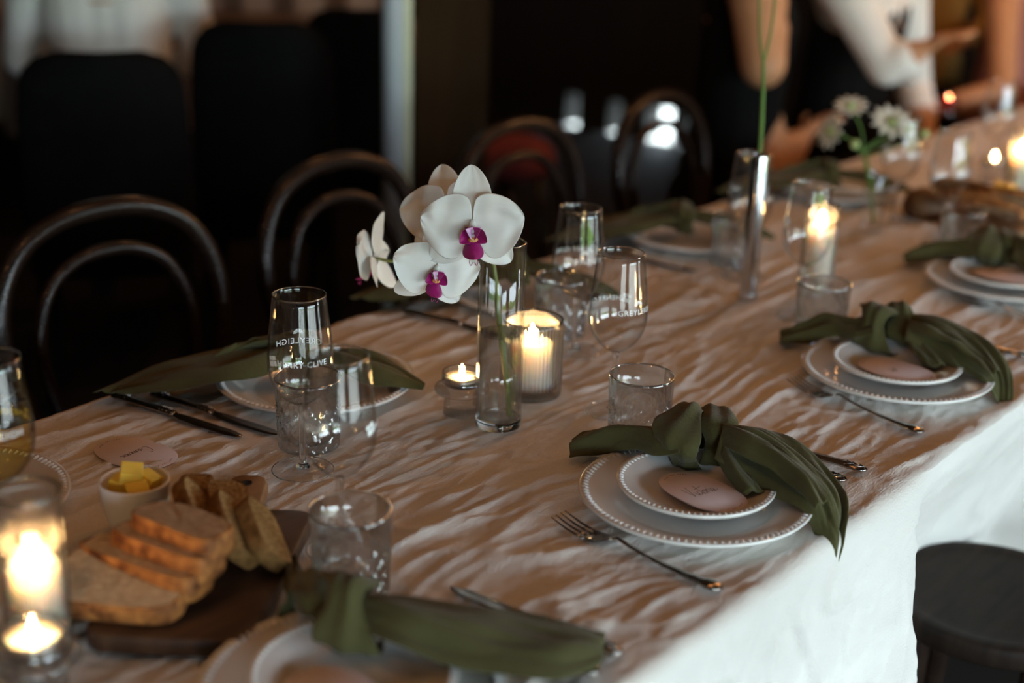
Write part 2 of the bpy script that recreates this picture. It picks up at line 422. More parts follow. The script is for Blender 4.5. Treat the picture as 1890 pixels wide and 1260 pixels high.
card(PL['front'][0]+.015, PL['front'][1]-.03, zc+.006, R(90-10), None, .02, 'blush oval name card on the plates at the bottom edge')

# ------------------------------------------------------------------ wine glasses
GP = [(0,.0042),(.010,.0040),(.030,.0022),(.0345,.0012),(.035,.0004),(.034,0),(0,0)]      # foot
BO = [(.0045,.078),(.0075,.0805),(.017,.087),(.0265,.097),(.0335,.110),(.0363,.124),(.0362,.140),(.0345,.160),(.0318,.182),(.0292,.207)]   # bowl outer
def bowl_r(z):
    for (r0,z0),(r1,z1) in zip(BO, BO[1:]):
        if z0 <= z <= z1: return r0+(r1-r0)*(z-z0)/(z1-z0)
    return BO[-1][0]
def smooth_prof(P, n=3): return [(p.x, p.y) for p in catmull([(r,z,0) for r,z in P], n)]
def text_mesh(txt, size, bold=0.0, spacing=1.0):
    cu = bpy.data.curves.new('lettering', 'FONT'); cu.body = txt; cu.size = size; cu.align_x = 'CENTER'; cu.offset = bold; cu.space_character = spacing
    cu.resolution_u = 2
    ob = bpy.data.objects.new('lettering', cu); COL.objects.link(ob)
    dg = bpy.context.evaluated_depsgraph_get(); me = bpy.data.meshes.new_from_object(ob.evaluated_get(dg))
    v = [tuple(q.co) for q in me.vertices]; f = [tuple(p.vertices) for p in me.polygons]
    bpy.data.objects.remove(ob); bpy.data.curves.remove(cu); bpy.data.meshes.remove(me); return v, f
def wrap(vf, z0, a0, out=.0004):
    v = []
    for x, y, _ in vf[0]:
        z = z0+y; r = bowl_r(z)+out; a = a0+x/r; v.append((r*math.cos(a), r*math.sin(a), z))
    return v, vf[1]
def fan(cx, cy, r):
    V, F = [], []
    for k in range(9):
        a = R(8+k*20.5); w = R(7)
        n = len(V)
        for rr, ww in ((r*.28,.6),(r,1.0)):
            for s in (-1,1): V.append((cx+rr*math.cos(a+s*w*ww), cy+rr*math.sin(a+s*w*ww), 0))
        F.append((n,n+1,n+3,n+2))
    return V, F
def emblem(cx, cy, s):
    V, F = [], []
    for (x0,y0,x1,y1) in ((-.5,.12,-.08,.5),(.0,.1,.5,.5),(-.5,-.5,.08,.02),(.16,-.5,.5,.0)):
        n = len(V)
        for x, y in ((x0,y0),(x1,y0),(x1,y1),(x0,y1)):
            V.append((cx+s*(x*.95-y*.25), cy+s*(y*.95+x*.25), 0))
        F.append((n,n+1,n+2,n+3))
    return V, F
txtA = merge(text_mesh('HENRY CLIVE', .0088, .00012, 1.12), emblem(-.0365,.0032,.0115))
txtB = merge(text_mesh('GREYLEIGH', .0098, -.00002, 1.12), fan(0,.0118,.0058))
def sub(vf):      # finer in x so the print follows the curve
    return vf
def mk(name, vf, m):
    me = bpy.data.meshes.new(name); me.from_pydata([tuple(p) for p in vf[0]], [], [tuple(q) for q in vf[1]]); me.shade_smooth(); me.materials.append(m); return me
bo = smooth_prof(BO, 3); bi = [(max(.0008, r-.0011), z+(.003 if i < 3 else .0005)) for i, (r,z) in enumerate(bo)]
bi[-1] = (bo[-1][0]-.0011, bo[-1][1])
W_BOWL = mk('bowl', lathe([(.0008,bo[0][1]+.0035)]+bi+[(bo[-1][0]-.0005, bo[-1][1]+.0005)][:1] and
            list(bo)+[(bo[-1][0]-.0005,bo[-1][1]+.0006)]+list(reversed(bi)), 56), glass)
W_STEM = mk('stem', lathe(smooth_prof([(.0008,.0040),(.0085,.0042),(.0044,.012),(.0034,.03),(.0034,.05),(.0040,.070),(.0046,.0792),(.0008,.0805)],3), 16), sglass)
W_FOOT = mk('foot', lathe([(.0008,.0040),(.010,.0038),(.030,.0022),(.0345,.0014),(.035,.0007),(.0345,0.0001),(.0008,0.0)], 48), foot_glass)
W_RIM = mk('rim', tube([(.0287*math.cos(2*math.pi*k/56), .0287*math.sin(2*math.pi*k/56), .2072) for k in range(56)], .0007, 6, closed=True), sglass)
def split_long(vf, n=2):
    return vf
# side of the glass that faces the camera is about -51 degrees in world axes
W_A = mk('lettering', wrap(txtA, .1360, 0), print_w)
W_B = mk('lettering', wrap(txtB, .1385, math.pi), print_w)
W_EDGE = mk('foot_edge', tube([(.0346*math.cos(2*math.pi*k/56), .0346*math.sin(2*math.pi*k/56), .0009) for k in range(56)], .0007, 6, closed=True), sglass)
def wine_glass(x, y, rz, label, printed=True, group='printed stemmed wine glasses'):
    t = thing('wine_glass', label, 'wine glass', (x,y,TC), rz, group)
    link('bowl', W_BOWL, parent=t); link('stem', W_STEM, parent=t); link('foot', W_FOOT, parent=t); link('rim', W_RIM, parent=t); link('foot_edge', W_EDGE, parent=t)
    if printed: link('lettering', W_A, parent=t); link('lettering', W_B, parent=t)
    flat(x, y, .04); return t
CF = R(-51)     # direction from the table towards the camera
wine_glass(-1.098,.989, CF+R(12), 'stemmed wine glass with upright white printed words, in front of a tumbler')
wine_glass(-.930,.886, CF+R(120), 'blurred stemmed wine glass standing nearest the bread board, with side print')
wine_glass(-.946,1.374, CF+R(-142), 'stemmed wine glass with white print beside the ribbed candle and tumbler')
wine_glass(-1.115,1.517, CF+R(190), 'stemmed wine glass standing behind the ribbed glass candle')
wine_glass(-1.133,2.007, CF+R(60), 'stemmed wine glass behind the slim metal vase')
wine_glass(-.963,1.886, CF+R(80), 'stemmed wine glass in front of the lit pillar candle')
wine_glass(-.982,2.45, CF+R(70), 'stemmed wine glass before the far bread board')
wine_glass(-1.116,2.535, CF+R(70), 'stemmed wine glass behind the white star flowers')
wine_glass(-1.15,3.10, CF+R(70), 'farthest stemmed wine glass, in the upper right corner')
tw = wine_glass(-1.157,.655, CF+R(200), 'stemmed glass of pale sparkling wine at the left edge', group=None)
wl = [(.0008,.082)]+[(r-.0014, z) for r, z in bo if .085 < z < .158]+[(bowl_r(.158)-.0014,.158),(.0008,.158)]
mesh('wine', *lathe(wl, 40), wine_m, tw)

# ------------------------------------------------------------------ cut tumblers
def tumbler_mesh(h=.085, r=.0390):
    n, V, F = 120, [], []
    zs = [0, .001, .003]+[.003+(h-.003)*i/44 for i in range(1, 45)]
    prof = []
    for z in zs:
        prof.append(('o', z, r*(.86 if z < .0005 else .90 if z < .002 else .925+.075*z/h)))
    def dep(a, z):
        if z < .004 or z > h*.74: return 0
        u = a*12/(2*math.pi); v = z/(h*.70)*2.6
        d1 = abs(((u+v) % 1)-.5)*2; d2 = abs(((u-v) % 1)-.5)*2
        g = max(max(0, (d1-.72)/.28), max(0, (d2-.72)/.28))
        d3 = abs(((u*2+v*2) % 1)-.5)*2; d4 = abs(((u*2-v*2) % 1)-.5)*2
        g2 = max(max(0, (d3-.75)/.25), max(0, (d4-.75)/.25))*.45
        e = min(1, (h*.74-z)/.004)
        return max(g, g2)*.0032*e
    rings = []
    for _, z, rr in prof: rings.append([((rr-dep(2*math.pi*k/n, z))*math.cos(2*math.pi*k/n), (rr-dep(2*math.pi*k/n, z))*math.sin(2*math.pi*k/n), z) for k in range(n)])
    for z, dr in ((h+.0006,-.0009),(h,-.0020),(h*.7,-.0032),(h*.3,-.0040),(.014,-.0048),(.0105,-.009)):
        rr = r*(.925+.075*min(z,h)/h)+dr; rings.append([(rr*math.cos(2*math.pi*k/n), rr*math.sin(2*math.pi*k/n), z) for k in range(n)])
    V, F = grid(rings, wrap=True); m = len(rings)
    F.append(tuple(reversed(range(n)))); F.append(tuple((m-1)*n+k for k in range(n)))
    return V, F
T_M = mk('cut_glass_body', tumbler_mesh(), cut_glass)
T_R = mk('rim', tube([(.0381*math.cos(2*math.pi*k/56), .0381*math.sin(2*math.pi*k/56), .0854) for k in range(56)], .0010, 6, closed=True), sglass)
def tumbler(x, y, label):
    t = thing('cut_glass_tumbler', label, 'tumbler', (x,y,TC), random.random(), 'cut glass tumblers')
    link('glass_body', T_M, parent=t); link('rim', T_R, parent=t); flat(x, y, .05); return t
def tumb(px, py, label): p = on(px, py, TC+.085); return tumbler(p.x, p.y, label)
tumb(1185, 692, 'cut glass tumbler with diamond pattern behind the middle napkin knot')
tumb(647, 940, 'blurred cut glass tumbler in front, between bread board and front napkin')
tumb(568, 696, 'cut glass tumbler directly behind the upright printed wine glass')
tumb(1357, 398, 'cut glass tumbler left of the slim metal vase')
tumb(1522, 522, 'cut glass tumbler behind the second napkin, below the lit pillar candle')
tumb(1782, 388, 'cut glass tumbler at right before the far bread board')
tumb(1037, 512, 'cut glass tumbler behind the ribbed glass candle')

# ------------------------------------------------------------------ candles
def flame(parent, z, s=1.0, mt=None):
    P = [(.0006,0),(.0034,.003),(.0046,.007),(.0038,.013),(.0020,.019),(.0004,.024)]
    mesh('flame', *lathe([(r*s, z+q*s) for r, q in smooth_prof(P, 3)], 12), mt or flame_m, parent)
    mesh('wick', *tube([(0,0,z-.006*s),(.0004,0,z+.003*s)], .0008, 6), wick_m, parent)
def pillar(x, y, r, h, wr, wh, label, sc=1.0):
    t = thing('pillar_candle', label, 'candle', (x,y,TC), 0, 'pillar candles in ribbed glasses')
    nr = 44
    rib = lambda a, z, rr: 1+(.045*abs(math.sin(a*nr/2))-.022)*(1 if .012 < z < h-.004 else .15)
    outer = [(r*.93,0),(r*.97,.001),(r,.004)]+[(r,.012+(h-.016)*i/8) for i in range(9)]+[(r,h)]
    inner = [(r-.003,h),(r-.0035,h-.01),(r-.0035,.014),(r-.005,.012),(.001,.012)]
    mesh('ribbed_glass', *lathe([(.001,0)]+outer+inner, nr*6, rib), glass_rib, t)
    mesh('glass_rim', *tube([((r-.0015)*math.cos(2*math.pi*k/60), (r-.0015)*math.sin(2*math.pi*k/60), h) for k in range(60)], .0016, 6, closed=True), glass_rib, t)
    mesh('wax', *lathe(smooth_prof([(.001,.0125),(wr,.0130),(wr,.03),(wr,wh-.008),(wr*.99,wh-.001),(wr*.93,wh),(wr*.82,wh-.003),(wr*.5,wh-.0055),(.001,wh-.006)],3), 40), wax, t)
    flame(t, wh+.000, sc); flat(x, y, r+.01); return t
pc = on(984, 735, TC)
pillar(-1.060, 1.350, .0395, .102, .0255, .072, 'short white pillar candle in a ribbed glass beside the orchid vase')
pl_ = on(48, 905, TC+.155)
pillar(pl_.x, pl_.y, .0275, .155, .0215, .086, 'tall white pillar candle in a ribbed glass at the left edge', .95)
pr_ = on(1520, 380, TC+.150)
pillar(pr_.x, pr_.y, .027, .150, .021, .118, 'tall lit pillar candle in a ribbed glass behind the right wine glass', 1.05)
pq_ = on(1893, 240, TC+.150)
pillar(pq_.x, pq_.y, .027, .150, .021, .10, 'far pillar candle in a ribbed glass at the right edge', 1.2)
def tealight(x, y, label, s=1.0, gm=None):
    t = thing('tealight_holder', label, 'candle holder', (x,y,TC), 0, 'tealights in small glass holders')
    P = [(.001,0),(.021,.0005),(.0225,.004),(.0215,.018),(.0225,.026),(.0325,.030),(.0335,.034),(.0320,.037),(.0255,.039),(.0250,.054),(.0240,.0555),(.0225,.054),(.0215,.040),(.001,.037)]
    sca = lambda a, z, r: 1+(.022*abs(math.sin(a*18)) if r > .028*s else .004*math.sin(a*36))
    mesh('glass_holder', *lathe([(r*s, z*s) for r, z in smooth_prof(P, 2)], 108, sca), gm or glass_rib, t)
    mesh('wax', *lathe([(.001,.0385*s),(.0195*s,.0388*s),(.0195*s,.0475*s),(.016*s,.0465*s),(.001,.046*s)], 32), wax, t)
    mesh('tin_cup', *lathe([(.0200*s,.0383*s),(.0205*s,.050*s),(.0200*s,.050*s),(.0198*s,.0386*s)], 32, closed=True), tin, t)
    flame(t, .0475*s, .75*s if gm is None else .34*s); flat(x, y, .035); return t
tq = on(853, 690, TC+.052); tealight(tq.x, tq.y, 'small glass tealight holder left of the orchid vase')
tq = on(62, 1180, TC+.052); tealight(tq.x, tq.y, 'small glass tealight holder in the bottom left corner', 1.12)
tq = on(1836, 292, TC+.052); tealight(tq.x, tq.y, 'far tealight holder at the right behind the wine glasses')

red_glass = thin_glass('red_glass', .05, (.75,.03,.02), (.4,.01,.01))  # this votive is added to stand in for a reflected red light
tq = on(1753, 176, TC+.052); tealight(tq.x, tq.y, 'small red glass votive in front of the far guests, added for a red glint', .9, red_glass)
# ------------------------------------------------------------------ orchid vase
VX, VY = -1.022, 1.240
tv = thing('cylinder_vase', 'clear glass cylinder vase half filled with water holding the orchid', 'vase', (VX,VY,TC)); flat(VX, VY, .04)
vr, vh = .0280, .232
mesh('vase_wall', *lathe([(vr,.012),(vr,.05),(vr,.12),(vr,vh),(vr-.001,vh+.0009),(vr-.0022,vh),(vr-.0022,.12),(vr-.0022,.0125)], 64), glass, tv)
mesh('vase_base', *lathe([(.001,0),(vr-.003,0),(vr-.0006,.0012),(vr,.004),(vr,.0118),(vr-.001,.0119),(.001,.0119)], 64), sglass, tv)
mesh('rim', *tube([((vr-.0011)*math.cos(2*math.pi*k/64), (vr-.0011)*math.sin(2*math.pi*k/64), vh) for k in range(64)], .0011, 6, closed=True), sglass, tv)
wz = .1195
mesh('water', *lathe([(.001,.0124),(vr-.0024,.0124),(vr-.0024,wz+.001),(vr-.0032,wz),(vr-.008,wz-.0006),(.001,wz-.0006)], 64), water_m, tv)

# ------------------------------------------------------------------ orchid
orch = thing('orchid_spray', 'white orchid spray with magenta throats standing in the glass cylinder', 'orchid', (VX,VY,TC+.0125))
OL = Vector((VX,VY,TC+.0125))
b0 = Vector((VX+.014, VY+.004, TC+.0145))
spine = [b0, b0.lerp(dp(930,640,1.735), .5), Vector(dp(922,600,1.735)), Vector(dp(913,505,1.735)), dp(903,455,1.72), dp(878,428,1.70), dp(845,430,1.71), dp(800,450,1.75), dp(765,466,1.79), dp(733,482,1.80), dp(690,476,1.81)]
sp = catmull(spine, 8); sr = [.0037-.0018*i/(len(sp)-1) for i in range(len(sp))]
for i in (13, 22, 72): sr[i] *= 1.35
mesh('stem', *[[tuple(Vector(p)-OL) for p in q] if j == 0 else q for j, q in enumerate(tube(sp, sr, 10))], stem_m, orch)
def petal(L, Wd, base=.10, tipw=.5, bend=.15, cup=.12, ruf=.0, seed=0, nu=14, nv=9, skew=0.):
    rows = []
    for i in range(nu+1):
        u = math.sin(math.pi/2*i/nu)
        w = (math.sin(math.pi*min(1, u**tipw*.98+.02)))**.54 if u < 1 else 0
        w = max(w, base*(1-u)) if u < .3 else w
        row = []
        for k in range(nv):
            v = -1+2*k/(nv-1)
            zz = -bend*L*u*u + cup*Wd*(v*v)*w + ruf*float(noise(u*3+seed, v*2+seed*1.7, seed))*(.3+u)
            row.append((v*w*Wd+skew*L*u*u, u*L, zz))
        rows.append(row)
    return grid(rows)
def blossom(center, face, up, s, label=None, back=False, seed=0, spread=1.0):
    face = Vector(face).normalized(); up = Vector(up); up = (up-face*up.dot(face)).normalized(); rt = up.cross(face).normalized()
    e = bpy.data.objects.new('blossom', None); COL.objects.link(e); e.parent = orch; e.empty_display_size = .02
    m = Matrix.Identity(4)
    for i in range(3): m[i][0], m[i][1], m[i][2], m[i][3] = rt[i], up[i], face[i], (Vector(center)-OL)[i]
    e.matrix_local = m
    def put(name, vf, ang, tilt, z, mt, off=0.0, th=.0006):
        a = R(ang)
        o = mesh(name, *xf(vf, s=s), mt, e)
        # local: length along +Y rotated by ang about Z, tilted back/forward about its own X
        o.matrix_local = Matrix.Translation((off*s*-math.sin(a), off*s*math.cos(a), z*s)) @ Matrix.Rotation(a, 4, 'Z') @ Matrix.Rotation(R(tilt), 4, 'X')
        if th: mod(o, 'SOLIDIFY', thickness=th, offset=0); 
        mod(o, 'SUBSURF', levels=1, render_levels=1)
        return o
    put('sepal', petal(.062,.0215, .25, .85, .06, .15, .002, seed+1), 0+2*seed, -4, -.004, petal_m, .006)
    put('sepal', petal(.054,.0190, .25, .80, .12, .15, .002, seed+2), 128, -6, -.005, petal_m, .004)
    put('sepal', petal(.054,.0190, .25, .80, .12, .15, .002, seed+3), -132, -6, -.005, petal_m, .004)
    put('petal', petal(.058*spread,.036, .12, .62, .10, .10, .006, seed+4, skew=.05), 78, 6, 0, petal_m, .002)
    put('petal', petal(.058*spread,.036, .12, .62, .10, .10, .006, seed+5, skew=-.05), -78, 6, .0012, petal_m, .002)
    if not back:
        o = mesh('column', *xf(merge(sphere(.0042,(0,.004,.006),10,8,(1,2.0,1.1)), sphere(.0036,(0,-.006,.009),10,6,(1,1,1))), s=s), petal_m, e)
        put('lip', petal(.030,.0115, .35, 1.35, -.35, -.55, .001, seed+6), 180, 30, .004, lip_m, .006)
        put('lip_lobe', petal(.017,.0085, .4, .7, .1, .9, 0, seed+7), 62, 58, .004, lip_pale, -.002)
        put('lip_lobe', petal(.017,.0085, .4, .7, .1, .9, 0, seed+8), -62, 58, .004, lip_m, -.002)
        put('lip_lobe', petal(.015,.0080, .4, .7, .1, .6, 0, seed+8), 128, 42, .006, lip_m, .006)
        put('lip_lobe', petal(.015,.0080, .4, .7, .1, .6, 0, seed+8), -128, 42, .006, lip_m, .006)
        mesh('callus', *xf(sphere(.0040,(0,-.0085,.0115),10,6,(1.4,.8,.8)), s=s), callus_m, e)
        for sg in (-1, 1):
            mesh('tendril', *xf(tube(catmull([(sg*.001,-.031,.021),(sg*.003,-.034,.022),(sg*.0045,-.031,.022),(sg*.004,-.028,.021)], 5), .0004, 5), s=s), lip_m, e)
    return e
tocam = lambda p: (CAMP-p).normalized()
c1 = dp(872, 424, 1.60); f1 = tocam(c1)+_rt*.05-_up*.18
blossom(c1, f1, _up*1+_rt*-.02, 1.06, seed=0, spread=.94)
c2 = dp(803, 503, 1.63); f2 = tocam(c2)+_rt*.25-_up*.25
blossom(c2, f2, _up*1+_rt*.12, .88, seed=3)
c3 = dp(690, 478, 1.81); f3 = -_rt*1.0+_up*-.05+tocam(c3)*-.25
blossom(c3, f3, _up, .92, seed=6)
c4 = dp(826, 398, 1.68); f4 = -_rt*.22+_up*.22+tocam(c4)
blossom(c4, f4, _up*1-_rt*.10, .98, seed=2)

# ------------------------------------------------------------------ slim metal vase with tall stem
tm = thing('slim_metal_vase', 'slim tall silver tube vase holding a single green stem', 'vase', (-1.066,1.906,TC)); flat(-1.066,1.906,.03)
tm.rotation_euler = (R(1.5), R(1.0), 0)
mesh('tube_wall', *lathe([(.001,.0),(.0155,.0),(.0165,.002),(.0140,.010),(.0135,.02),(.0135,.12),(.0135,.232),(.0130,.2335),(.0122,.232),(.0122,.03),(.001,.028)], 40), silver, tm)
ts = thing('tall_flower_stem', 'long green flower stem rising from the slim silver vase', 'flower stem', (-1.066,1.906,TC+.031))
q0 = Vector((-1.066,1.906,TC+.031)); dd = 2.25
S1 = [q0, dp(1402,290,dd), dp(1408,180,dd), dp(1409,115,dd)]
S2 = [dp(1409,118,dd), dp(1402,60,dd), dp(1403,-60,dd), dp(1410,-220,dd)]
S3 = [dp(1409,118,dd), dp(1424,50,dd), dp(1436,-60,dd), dp(1450,-180,dd)]
loc = lambda vf, o: ([tuple(Vector(p)-Vector(o)) for p in vf[0]], vf[1])
mesh('main_stem', *loc(tube(catmull(S1,8), .0031, 8), q0), stem_g, ts)
mesh('stem_branch', *loc(tube(catmull(S2,8), .0021, 8), q0), stem_g, ts)
mesh('stem_branch', *loc(tube(catmull(S3,8), .0021, 8), q0), stem_g, ts)
for p in (S2[-1], S3[-1]):
    mesh('flower_bud', *loc(sphere(.012, p, 10, 8, (1,1,1.6)), q0), flannel_m, ts)

# ------------------------------------------------------------------ bud vase of star flowers
bx, by = -1.120, 2.445
tb2 = thing('bud_vase', 'small clear bud vase holding white star flowers', 'vase', (bx,by,TC)); flat(bx,by,.03)
mesh('vase_wall', *lathe([(.001,0),(.019,0),(.0205,.003),(.0205,.11),(.0195,.112),(.0190,.11),(.0190,.012),(.001,.011)], 40), glass, tb2)
fs = thing('star_flower_bunch', 'bunch of cream star shaped flowers with pale green stems in the bud vase', 'flowers', (bx,by,TC+.012)); qf = Vector((bx,by,TC+.012))
d0 = 2.66
def star(c, face, r, n=10, s=0):
    face = Vector(face).normalized(); a = face.orthogonal().normalized(); b = face.cross(a)
    e = mesh('star_flower', *loc(sphere(r*.26, Vector(c)+face*r*.08, 10, 6), qf), green_c, fs)
    for k in range(n):
        th = 2*math.pi*k/n+s; d = a*math.cos(th)+b*math.sin(th); sd = face.cross(d)
        rows = []
        for i in range(6):
            u = i/5; w = r*.17*math.sin(math.pi*min(1,(u*.85+.12)))
            p = Vector(c)+d*(r*(.12+.88*u))+face*(r*(.38*u-.25*u*u))
            rows.append([p-sd*w, p+face*(-.04*r), p+sd*w])
        o = mesh('petal', *loc(grid(rows), qf), flannel_m, e); mod(o, 'SOLIDIFY', thickness=.0008)
J = dp(1597, 275, d0)
heads = [((1570,198),(-.1,.6,.6),.034),((1535,243),(-.7,.1,.4),.036),((1645,228),(.1,.5,.8),.044),((1672,240),(.5,.3,.5),.036)]
for (hx,hy),(fr,fu,fc),rr in heads:
    c = dp(hx,hy,d0); face = _rt*fr+_up*fu-_fw*fc
    star(c, face, rr, 11, hx)
    mesh('stem', *loc(tube(catmull([c, c.lerp(J,.5)+_rt*.006, J+Vector((0,0,-.01)), qf+Vector((0,0,.06))], 6), .0016, 6), qf), stem_g, fs)
for (hx,hy) in ((1578,266),(1707,247)):
    c = dp(hx,hy,d0)
    mesh('flower_bud', *loc(sphere(.009, c, 8, 6), qf), green_c, fs)
    mesh('stem', *loc(tube(catmull([c, c.lerp(J,.6)+Vector((0,0,-.012)), J+Vector((0,0,-.015))], 6), .0013, 6), qf), stem_g, fs)
mesh('stem', *loc(tube([J+Vector((0,0,-.01)), qf+Vector((0,0,.03)), qf+Vector((.004,0,.002))], .0030, 8), qf), stem_g, fs)

# ------------------------------------------------------------------ cutlery
def ribbon(rows, th):     # rows: (s, halfwidth, z) along local x
    V, F = [], []
    for (x, w, z, t) in rows:
        V += [(x,-w,z),(x,-w*.6,z+t),(x,w*.6,z+t),(x,w,z),(x,w*.6,z-t*.4),(x,-w*.6,z-t*.4)]
    n = 6
    for i in range(len(rows)-1):
        for k in range(n): l = (k+1) % n; F.append((i*n+k, i*n+l, (i+1)*n+l, (i+1)*n+k))
    F.append(tuple(reversed(range(n)))); F.append(tuple((len(rows)-1)*n+k for k in range(n)))
    return V, F
hand = [(.080,.0028,.012,.0016),(.095,.0026,.0085,.0015),(.115,.0030,.006,.0015),(.14,.0038,.0045,.0016),(.165,.0055,.0045,.0018),(.18,.0074,.0050,.0020),(.192,.0098,.0058,.0026),(.200,.0082,.0055,.0022),(.2045,.0035,.005,.0014)]
fork_body = [(.042,.0120,.0025,.0010),(.052,.0125,.0028,.0012),(.060,.0110,.0040,.0013),(.068,.0072,.0075,.0015),(.074,.0040,.0105,.0016)]
FK_H = mk('handle', ribbon([(.070,.0058,.0088,.0015),(.074,.0038,.0108,.0016)]+hand, 0), steel)
FK_B = mk('fork_head', ribbon(fork_body, 0), steel)
FK_T = [mk('tine', ribbon([(.0,.0007,.0105-.0,.0005),(.010,.0013,.0075,.0007),(.022,.0016,.0045,.0009),(.034,.0017,.0030,.001),(.044,.0019,.0026,.001)],0), steel)]
for me in (FK_H, FK_B): pass
def fork(a, b, label):
    a, b = Vector(a), Vector(b); d = b-a
    t = thing('fork', label, 'fork', (a.x,a.y,TC-.001), math.atan2(d.y,d.x), 'silver dinner forks')
    s = d.length/.2045; t.scale = (s,1.1,1)
    link('handle', FK_H, parent=t); link('fork_head', FK_B, parent=t)
    for k in range(4): link('tine', FK_T[0], parent=t, loc=(0,-.0099+.0066*k,0))
    for k in range(5): flat(*(a.lerp(b,k/4).xy), .012)
    return t
KB = mk('blade', ribbon([(.0,.0010,.0035,.0004),(.006,.0050,.0030,.0005),(.02,.0085,.0028,.0006),(.06,.0095,.0030,.0008),(.095,.0090,.0035,.001),(.108,.0062,.004,.0016),(.112,.0048,.0045,.0025)],0), steel)
KH = mk('handle', ribbon([(.110,.0052,.0045,.0030),(.114,.0078,.0045,.0032),(.118,.0055,.0045,.0030),(.13,.0062,.0045,.0034),(.165,.0072,.0048,.0036),(.195,.0088,.0050,.0036),(.205,.0094,.0052,.0034),(.212,.0078,.005,.003),(.2165,.0040,.005,.002)],0), steel)
KO = mk('ornament', merge(*[tube([(x,-.0055,.0085),(x+.010,.0,.0092),(x,.0055,.0085)], .0008, 5) for x in (.118,.124,.130,.190,.197,.203)]), steel)
def knife(a, b, label, s=1.0):
    a, b = Vector(a), Vector(b); d = b-a
    t = thing('table_knife', label, 'knife', (a.x,a.y,TC), math.atan2(d.y,d.x), 'silver table knives'); t.scale = (d.length/.2165,1,1)
    link('blade', KB, parent=t); link('handle', KH, parent=t); tag(link('ornament', KO, parent=t), kind='stuff')
    for k in range(5): flat(*(a.lerp(b,k/4).xy), .012)
    return t
fork((-.807,1.083,0), (-.600,1.071,0), 'silver fork lying left of the middle near dinner plate')
fork((-.828,1.620,0), (-.622,1.576,0), 'silver fork left of the second near dinner plate')
fork((-.83,2.145,0), (-.625,2.125,0), 'far silver fork left of the third near plate')
knife((-1.213,.999,0), (-1.428,.972,0), 'silver table knife nearer the name card beside the far left plate')
knife((-1.184,1.034,0), (-1.398,1.008,0), 'silver table knife closer to the far left plate')
knife((-.835,1.405,0), (-.621,1.421,0), 'silver table knife right of the middle plate, outer one of two')
knife((-.838,1.372,0), (-.626,1.380,0), 'silver table knife under the middle napkin, inner one of two')
knife((-.795,.900,0), (-.604,.912,0), 'silver table knife beside the front napkin, outer one')
knife((-.79,.868,0), (-.600,.872,0), 'silver table knife under the front napkin tail')
knife((-.84,1.925,0), (-.63,1.945,0), 'silver table knife right of the second near plate')
knife((-1.20,1.97,0), (-1.41,1.95,0), 'silver table knife left of the plate behind the slim vase')
knife((-1.19,1.50,0), (-1.40,1.47,0), 'silver table knife beside the plate behind the orchid vase')

# ------------------------------------------------------------------ napkins
def sheet(rows, nu=5, pleat=(0,3,0), noise_a=.002, seed=0, nv=15, th=.0012):
    """rows: (centre, half width vector, arch) ; surface through the rows with an arched, pleated section"""
    C_ = catmull([r[0] for r in rows], nu); W_ = catmull([r[1] for r in rows], nu)
    A_ = catmull([(r[2],0,0) for r in rows], nu)
    out = []
    for i, (c, w, a) in enumerate(zip(C_, W_, A_)):
        t = (C_[min(i+1,len(C_)-1)]-C_[max(i-1,0)]).normalized(); n = w.cross(t)
        if n.length < 1e-9: n = Vector((0,0,1))
        n.normalize()
        if n.z < 0: n = -n
        row = []
        for k in range(nv):
            v = -1+2*k/(nv-1); u = i/(len(C_)-1)
            h = a.x*(1-v*v) + pleat[0]*math.cos(v*math.pi*pleat[1]+pleat[2]+u*1.5)*(1-.5*abs(v))
            h += (noise_a*float(noise(u*3.2+seed, v*2.0+seed, seed)) + .55*noise_a*(1-3*abs(float(noise(u*2+seed*3, v*3.4+u*1.5, seed+9)))))*math.sin(math.pi*min(1, .12+.76*u))
            row.append(c+w*v+n*h)
        out.append(row)
    return grid(out)
def nap_part(name, vf, parent, origin, th=.0016):
    o = mesh(name, *loc(vf, origin), napkin_m, parent)
    mod(o, 'SOLIDIFY', thickness=th, offset=0); mod(o, 'SUBSURF', levels=1, render_levels=1); return o
V3 = lambda *a: Vector(a)
def knot(c, ax, side, s=1.0, seed=0):
    """a fat loop wrapped round the bunched cloth: ax = run of the napkin, side = across"""
    ax = Vector(ax).normalized(); side = Vector(side).normalized(); up = V3(0,0,1); rows = []
    n = 22
    for i in range(n+1):
        th = -.35*math.pi + 1.75*math.pi*i/n*1.0
        rad = (.024+.004*math.sin(i*.9+seed))*s
        ctr = Vector(c)+side*(math.cos(th)*rad*1.25)+up*(math.sin(th)*rad*.95)+ax*((i/n-.5)*.022*s)
        tn = side*(-math.sin(th))+up*math.cos(th)
        wd = (ax*1.0+tn*.25).normalized()*(.021+.006*math.sin(i*.55+seed))*s
        nn = (side*math.cos(th)+up*math.sin(th))
        row = []
        for k in range(9):
            v = -1+2*k/8
            row.append(ctr+wd*v+nn*(.007*s*(1-v*v)+.0025*math.cos(v*7+i*.5+seed)))
        rows.append(row)
    return grid(rows)
